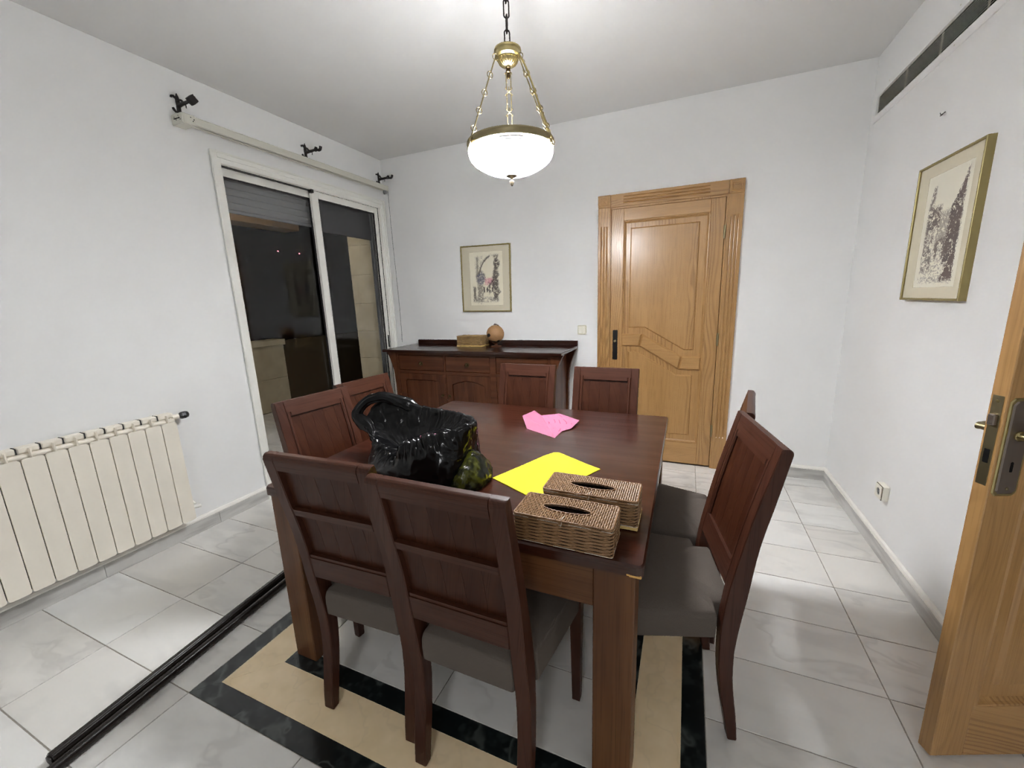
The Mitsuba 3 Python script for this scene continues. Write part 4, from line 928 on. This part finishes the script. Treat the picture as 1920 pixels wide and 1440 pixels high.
def wicker(root, L, W, H, rows, cols_, bsdf, cord, oval=None, z0=0.0, to=lambda m: m, weave=.0042):
    """woven box: strands round the sides and along the top"""
    # liner
    lt = sbox(-L / 2 + .004, -W / 2 + .004, L / 2 - .004, W / 2 - .004)
    if oval: lt = lt.difference(affinity.scale(Point(0, 0).buffer(1), oval[0], oval[1]))
    wl = cat([box(-L / 2 + .003, L / 2 - .003, -W / 2 + .003, -W / 2 + .006, z0, z0 + H - .004), box(-L / 2 + .003, L / 2 - .003, W / 2 - .006, W / 2 - .003, z0, z0 + H - .004),
              box(-L / 2 + .003, -L / 2 + .006, -W / 2 + .004, W / 2 - .004, z0, z0 + H - .004), box(L / 2 - .006, L / 2 - .003, -W / 2 + .004, W / 2 - .004, z0, z0 + H - .004),
              box(-L / 2 + .003, L / 2 - .003, -W / 2 + .003, W / 2 - .003, z0, z0 + .003), shift(extrude(lt, .002), (0, 0, z0 + H - .0065))])
    put(root + '__lining', to(wl), 'wicker_liner')
    per = sbox(-L / 2, -W / 2, L / 2, W / 2).buffer(-.006).buffer(.006, quad_segs=4).exterior; ln = per.length
    nst = max(8, int(round(ln / .046 / 2)) * 2); n = nst * 5; s = np.arange(n) / n
    pts = np.array([per.interpolate(q, normalized=True).coords[0] for q in s])
    e_ = np.roll(pts, -1, 0) - np.roll(pts, 1, 0); nr = np.c_[e_[:, 1], -e_[:, 0]]; nr /= np.linalg.norm(nr, axis=1, keepdims=True)
    if (nr[0] * pts[0]).sum() < 0: nr = -nr
    m = []
    for k in range(rows):
        z = z0 + H * (k + .5) / rows
        a_ = .0024 * np.cos(math.pi * nst * s + math.pi * (k % 2)) - .0008
        q = pts + nr * a_[:, None]
        m.append(tube(np.c_[q, z + .0006 * np.sin(2 * math.pi * nst * s * .5 + k)], H / rows * .47, 5, closed=True))
    put(root + '__side_weave', to(cat(m)), bsdf, kind='stuff')
    m = []
    for k in range(cols_):          # weavers across the top, over and under the hidden stakes
        x = -L / 2 + L * (k + .5) / cols_; nx = max(6, int(round(W / .0105))); y = np.linspace(-W / 2 + .001, W / 2 - .001, nx * 5)
        z = z0 + H - .0022 + .0019 * np.cos(math.pi * nx * (y + W / 2) / W + math.pi * (k % 2))
        keep = np.ones(len(y), bool)
        if oval: keep = (x / (oval[0] + .001)) ** 2 + (y / (oval[1] + .001)) ** 2 > 1
        for run in np.split(np.arange(len(y)), np.flatnonzero(np.diff(keep.astype(int))) + 1):
            if keep[run[0]] and len(run) > 2: m.append(tube(np.c_[np.full(len(run), x), y[run], z[run]], L / cols_ * .46, 5))
    put(root + '__top_weave', to(cat(m)), bsdf, kind='stuff')
    rim = np.c_[pts * (1 + .0), np.full(n, z0 + H - .001)]
    put(root + '__rim_cord', to(cat([tube(rim, .0028, 6, closed=True)])), cord, smooth=True)
    if oval:
        t = np.arange(96) * 2 * math.pi / 96
        put(root + '__slot_cord', to(cat([tube(np.c_[(oval[0] + .001) * np.cos(t) , (oval[1] + .001) * np.sin(t), z0 + H + .0005 * np.sin(t * 30)], .0026, 6, closed=True)])), cord, smooth=True)
wb = thing('wicker_box', 'small tan wicker box on the sideboard left of the globe', 'box')
tw = lambda m: lin(m, rotz(.0), (-1.900, 3.415, SZ))
wicker(wb, .268, .150, .088, 11, 30, 'wicker_tan', 'wicker_tan', None, .008, tw)
put(wb + '__base', tw(box(-.138, .138, -.079, .079, 0, .009, .002)), 'pale_wood')

gk = thing('globe', 'small cork globe with black land on a dark stand on the sideboard', 'globe')
GC = (-1.630, 3.36, 1.137)
put(gk + '__ball', shift(trimesh.creation.icosphere(4, .081), GC), 'cork_map', smooth=True)
put(gk + '__stand', shift(lathe([(.050, SZ), (.050, SZ + .006), (.044, SZ + .010), (.016, SZ + .014), (.011, SZ + .024), (.014, SZ + .032), (.020, SZ + .040), (.0, SZ + .041)], 28), (GC[0] + .004, GC[1], 0)), 'sideboard_wood', 2)
t_ = np.linspace(-.30, 1.05, 14) * math.pi
put(gk + '__arc', tube([(GC[0] + .088 * math.sin(a_) * .30, GC[1] + .088 * math.sin(a_) * .954, GC[2] - .088 * math.cos(a_)) for a_ in t_], .0035, 8), 'sideboard_wood', 2)
put(gk + '__pin', cat([tube([[GC[0], GC[1], GC[2] + .078], [GC[0], GC[1], GC[2] + .095]], .003, 8)]), 'black_iron')

# ------------------------------------------------------------------ things on the table
def tissue(label, x0, x1, y0, y1, z0, H, ang, base):
    k = thing('tissue_box', label, 'tissue box', 'wicker tissue boxes on the table corner')
    cx_, cy_ = (x0 + x1) / 2, (y0 + y1) / 2; t = lambda m: lin(m, rotz(ang), (cx_, cy_, z0)); L, W = x1 - x0, y1 - y0
    b0 = .010 if base else .002
    wicker(k, L, W, H - b0, 17, 44, 'wicker', 'wicker_cord', (.070, .0185), b0, t)
    per = np.array(sbox(-L / 2 - .0016, -W / 2 - .0016, L / 2 + .0016, W / 2 + .0016).buffer(-.006).buffer(.006, quad_segs=4).exterior.segmentize(.03).coords)[:-1]
    put(k + '__edge_line', t(cat([tube(np.c_[per, np.full(len(per), b0 + .0018)], .0012, 5, closed=True), tube(np.c_[per, np.full(len(per), H - .007)], .0010, 5, closed=True)])), 'steel_wire', smooth=True, label='thin pale line round the edges')  # thin pale lines along the lower and upper edges
    put(k + '__clasp', t(cat([tube([[0, -W / 2 - .002, H - .018], [.004, -W / 2 - .004, H - .006], [.001, -W / 2 + .004, H + .003], [.006, -W / 2 + .022, H + .003]], .0011, 5), tube([[-.004, -W / 2 - .003, H - .012], [.004, -W / 2 - .004, H - .010]], .0011, 5)])), 'steel_wire', smooth=True)
    if base: put(k + '__base', t(box(-L / 2 - .003, L / 2 + .003, -W / 2 - .003, W / 2 + .003, 0, .0095, .002)), 'pale_wood', label='pale wooden base')
tissue('brown wicker tissue box nearest the table edge, without a wooden base', -.429, -.151, .950, 1.077, TZ, .083, -.005, False)
tissue('brown wicker tissue box on a pale wooden base, partly on the yellow sheet', -.391, -.106, 1.098, 1.222, TZ + .0035, .090, .0, True)

def ribbon_patch(poly, th, bsdf, nm, label, cat_, hfun):
    P0 = Polygon(poly); mesh = trimesh.creation.triangulate_polygon(P0.segmentize(.02), engine='earcut')
    m = trimesh.Trimesh(np.c_[mesh[0], np.zeros(len(mesh[0]))], mesh[1], process=True)
    v, f = trimesh.remesh.subdivide_to_size(m.vertices, m.faces, .016)
    m = trimesh.Trimesh(v, f, process=True); m.merge_vertices(); v = np.array(m.vertices); f = np.array(m.faces)
    z = np.array([hfun(a_, b_) for a_, b_ in v[:, :2]]); e = trimesh.Trimesh(v, f, process=False)
    n = np.cross(v[f[:, 1]] - v[f[:, 0]], v[f[:, 2]] - v[f[:, 0]])[:, 2]; f[n < 0] = f[n < 0][:, ::-1]
    top = np.c_[v[:, :2], z + th]; bot = np.c_[v[:, :2], z]
    ed = np.sort(np.vstack([f[:, [0, 1]], f[:, [1, 2]], f[:, [2, 0]]]), 1); u, c = np.unique(ed, axis=0, return_counts=True); b = u[c == 1]; N = len(v)
    F = np.vstack([f, f[:, ::-1] + N, np.c_[b[:, 0], b[:, 1], b[:, 1] + N], np.c_[b[:, 0], b[:, 1] + N, b[:, 0] + N]])
    return put(nm, (np.vstack([top, bot]), F), bsdf, smooth=40, label=label, cat_=cat_)
ys_ = [(-.664, 1.288), (-.592, 1.452), (-.548, 1.560), (-.519, 1.610), (-.496, 1.617), (-.420, 1.572), (-.350, 1.530), (-.290, 1.499), (-.330, 1.415), (-.400, 1.290), (-.455, 1.190), (-.494, 1.203), (-.580, 1.246)]
ribbon_patch(ys_, .0022, 'yellow_felt', 'yellow_sheet', 'bright yellow felt sheet lying under the tissue boxes', 'sheet', lambda a_, b_: TZ + .0008)

# folded pink paper napkin: two panels meeting in a crease
pk = thing('pink_napkin', 'folded pink patterned paper napkin on the far part of the table', 'napkin')
PN = {'A': (-.812, 1.970, .812), 'B': (-.786, 2.090, .812), 'C': (-.728, 2.045, .800), 'D': (-.650, 2.130, .794), 'E': (-.514, 2.058, .786), 'F': (-.530, 1.945, .774), 'G': (-.566, 1.900, .770), 'H': (-.572, 1.795, .7685), 'I': (-.757, 1.890, .7690), 'K': (-.700, 1.925, .786)}
def sheet(tris, th=.0012, n=3):
    v = np.array([PN[c] for t in tris for c in t], float); f = np.arange(len(v)).reshape(-1, 3)
    m = trimesh.Trimesh(v, f, process=True); m.merge_vertices(); m.fix_normals()
    v, f = np.array(m.vertices), np.array(m.faces)
    for _ in range(n): v, f = trimesh.remesh.subdivide(v, f)
    v = v + np.c_[np.zeros((len(v), 2)), .004 * (meshkit.fbm(v * 18, 3) - .5)]; v[:, 2] = np.maximum(v[:, 2], TZ + .0004)
    m = trimesh.Trimesh(v, f, process=False); N = len(v); f = np.array(m.faces)
    ed = np.sort(np.vstack([f[:, [0, 1]], f[:, [1, 2]], f[:, [2, 0]]]), 1); u, c = np.unique(ed, axis=0, return_counts=True); b = u[c == 1]
    lo = v - np.asarray(m.vertex_normals) * th * np.sign(np.asarray(m.vertex_normals)[:, 2:3] + 1e-9); lo[:, 2] = np.maximum(lo[:, 2], TZ + .0001)
    return np.vstack([v, lo]), np.vstack([f, f[:, ::-1] + N, np.c_[b[:, 0], b[:, 1], b[:, 1] + N], np.c_[b[:, 0], b[:, 1] + N, b[:, 0] + N]])
put(pk + '__right_panel', sheet([('C', 'D', 'E'), ('C', 'E', 'F'), ('C', 'F', 'G'), ('C', 'G', 'H')]), 'pink_paper', smooth=40, label='printed half')
put(pk + '__folded_flap', sheet([('A', 'C', 'B'), ('A', 'K', 'C'), ('K', 'H', 'C'), ('A', 'I', 'K'), ('I', 'H', 'K')]), 'pink_plain', smooth=40, label='folded back half')

# ------------------------------------------------------------------ black plastic bag
bg = thing('plastic_bag', 'open crumpled black plastic carrier bag standing on the table', 'bag')
NA = 260
th = np.arange(NA) * 2 * math.pi / NA
BC = np.array([-1.0, 1.30])
def per_spline(ctrl):
    """closed outline through the control points, sampled at the angles th around BC"""
    v = np.array(ctrl, float); a_ = np.arctan2(v[:, 1] - BC[1], v[:, 0] - BC[0]) % (2 * math.pi); o = np.argsort(a_); a_, v = a_[o], v[o]
    a3 = np.r_[a_ - 2 * math.pi, a_, a_ + 2 * math.pi]; v3 = np.vstack([v, v, v])
    return PchipInterpolator(a3, v3)(th)
rim = per_spline([(-.736, 1.302, .979), (-.807, 1.38, .973), (-.902, 1.42, .974), (-1.005, 1.44, .975), (-1.091, 1.45, .975), (-1.189, 1.452, .996), (-1.262, 1.435, 1.010), (-1.308, 1.415, .988), (-1.345, 1.36, .923), (-1.245, 1.28, .878),
                  (-1.111, 1.21, .859), (-1.018, 1.16, .852), (-.962, 1.15, .911), (-.865, 1.16, .950), (-.774, 1.19, .975), (-.727, 1.24, .986)])
base = per_spline([(-.735, 1.300, TZ), (-.775, 1.390, TZ), (-.930, 1.420, TZ), (-1.120, 1.410, TZ), (-1.195, 1.320, TZ), (-1.190, 1.230, TZ), (-1.100, 1.150, TZ), (-.950, 1.120, TZ), (-.800, 1.130, TZ), (-.735, 1.200, TZ)])
mid = per_spline([(-.728, 1.300, .870), (-.780, 1.395, .870), (-.930, 1.435, .870), (-1.120, 1.435, .870), (-1.225, 1.350, .850), (-1.212, 1.240, .820), (-1.110, 1.145, .812), (-.960, 1.110, .830), (-.800, 1.120, .850), (-.730, 1.200, .868)])
rings = []
ctr0 = np.array([-.96, 1.28])
rings.append(np.c_[ctr0 + (base[:, :2] - ctr0) * .55, np.full(NA, TZ + .0006)])
rings.append(np.c_[ctr0 + (base[:, :2] - ctr0) * .94, np.full(NA, TZ + .0008)])
for s in np.linspace(0, 1, 44):
    w0, w1_, w2 = (1 - s) ** 2, 2 * s * (1 - s), s * s
    ctl = 2 * mid - .5 * (base + rim)
    rings.append(w0 * base + w1_ * ctl + w2 * rim)
NRIM = len(rings) - 1
cin = np.array([-1.05, 1.31])
for r_, dz in ((.985, .004), (.955, .002)):         # the lip rolls over
    q = rim.copy(); q[:, :2] = cin + (rim[:, :2] - cin) * r_; q[:, 2] += dz * .6; rings.append(q)
for s in np.linspace(.06, 1, 22):
    q = rim.copy(); k = .94 - .62 * s ** 1.6
    q[:, :2] = cin + (rim[:, :2] - cin) * k; q[:, 2] = rim[:, 2] * (1 - s) + .822 * s; rings.append(q)
RG = np.array(rings)
# crumples: ridged noise along the film, strongest at the collar
nrm = np.zeros_like(RG)
du = np.roll(RG, -1, 1) - np.roll(RG, 1, 1); dv = np.gradient(RG, axis=0); nrm = np.cross(du, dv); nrm /= np.linalg.norm(nrm, axis=2, keepdims=True) + 1e-9
A_ = np.stack([np.cos(th), np.sin(th)], 1); K = np.arange(len(RG)) / len(RG)
def ridge(p, seed): return 1 - np.abs(2 * meshkit.fbm(p, 3, seed) - 1)
pp = np.zeros(RG.shape); pp[..., :2] = A_[None]; pp[..., 2] = K[:, None]
front = (0.5 - 0.5 * np.sin(th))[None, :] ** 1.5
fan = ridge(np.stack([pp[..., 0] * 11, pp[..., 1] * 11, pp[..., 2] * 1.6], -1), 3) - .62
fan2 = ridge(np.stack([pp[..., 0] * 24, pp[..., 1] * 24, pp[..., 2] * 4], -1), 31) - .62
big = meshkit.fbm(RG * 7, 3, 11) - .5
cross = ridge(RG * np.array([13, 13, 20]) + 3, 23) - .68
kk = np.arange(len(RG))
amp_rim = np.exp(-((kk - NRIM) / 9.0) ** 2)[:, None]
inside_ = np.clip((kk - NRIM) / 6.0, 0, 1)[:, None]
lowk = np.clip(kk / 8.0 - .3, 0, 1)[:, None]
disp = lowk * ((.018 + .016 * amp_rim) * big + .008 * cross) + amp_rim * (.16 + 1.5 * front) * (.022 * fan + .012 * fan2) + inside_ * (.35 + .65 * front) * (.018 * fan + .010 * cross)
RG = RG + nrm * disp[..., None]
RG[..., 2] = np.maximum(RG[..., 2], TZ + .0005)
put(bg + '__body', loft(RG, True, True, True), 'bag_film', smooth=50)
def strap(pts, w, name, seed, n=70, flat=.5):
    c = np.array(pts, float); s = np.linspace(0, 1, len(c)); f_ = PchipInterpolator(s, c); q = f_(np.linspace(0, 1, n))
    d = np.gradient(q, axis=0); d /= np.linalg.norm(d, axis=1, keepdims=True); side = np.cross(d, np.array([.45, -.85, .30])); side /= np.linalg.norm(side, axis=1, keepdims=True); up = np.cross(side, d)
    a_ = np.arange(34) * 2 * math.pi / 34; rg = []
    for k in range(n):
        e_ = min(1.25, .75 + .6 * abs(2 * k / (n - 1) - 1) ** 2) * min(1.0, .12 + 6.0 * min(k, n - 1 - k) / n)
        rr = 1 + .75 * (ridge(np.stack([np.cos(a_) * 2.6, np.sin(a_) * 2.6, np.full(34, k * .035)], -1) + seed, seed) - .62)
        rg.append(q[k] + (w * e_ * rr * np.cos(a_))[:, None] * side[k] + (flat * w * min(1.0, .12 + 6.0 * min(k, n - 1 - k) / n) * rr * np.sin(a_))[:, None] * up[k])
    return put(bg + '__' + name, loft(rg), 'bag_film', smooth=50)
strap([(-1.240, 1.290, .868), (-1.300, 1.335, .900), (-1.362, 1.352, .925), (-1.384, 1.360, .948), (-1.366, 1.370, .980), (-1.322, 1.390, 1.014), (-1.270, 1.412, 1.024), (-1.224, 1.428, 1.009), (-1.178, 1.442, .992), (-1.130, 1.449, .972), (-1.070, 1.450, .955)], .026, 'handle', 5)
strap([(-.840, 1.350, .900), (-.900, 1.330, .905), (-.960, 1.290, .895), (-1.020, 1.235, .880), (-.985, 1.190, .890), (-.900, 1.190, .915), (-.830, 1.200, .935)], .022, 'folded_handle', 9)
ic = trimesh.creation.icosphere(4, 1.0); iv = np.array(ic.vertices); g = meshkit.fbm(iv * 2.2 + 5, 4, 41) - .5; g2 = ridge(iv * 3.0 + 1, 43) - .62
tap = 1.12 - .42 * np.clip((iv[:, 2:3] + .3) / 1.3, 0, 1)
iv = iv * (1 + .20 * g + .12 * g2)[:, None] * np.c_[tap, tap, np.ones_like(tap)] * np.array([.062, .098, .080]) + np.array([-.724, 1.238, .805])
iv[:, 2] = np.maximum(iv[:, 2], TZ + .0006)
put(bg + '__bulging_side', (iv, np.array(ic.faces)), 'bag_film_green', smooth=50, label='side stretched over something yellow green')
sc_ = thing('pink_scrap', 'scrap of pink and white paper showing inside the black bag', 'paper')
v_, f_ = arr(box(-.034, .034, -.012, .012, -.004, .004, .002))
put(sc_ + '__paper', lin((v_, f_), rotz(.05) @ roty(-.12), (-.862, 1.178, .957)), 'pink_plain')
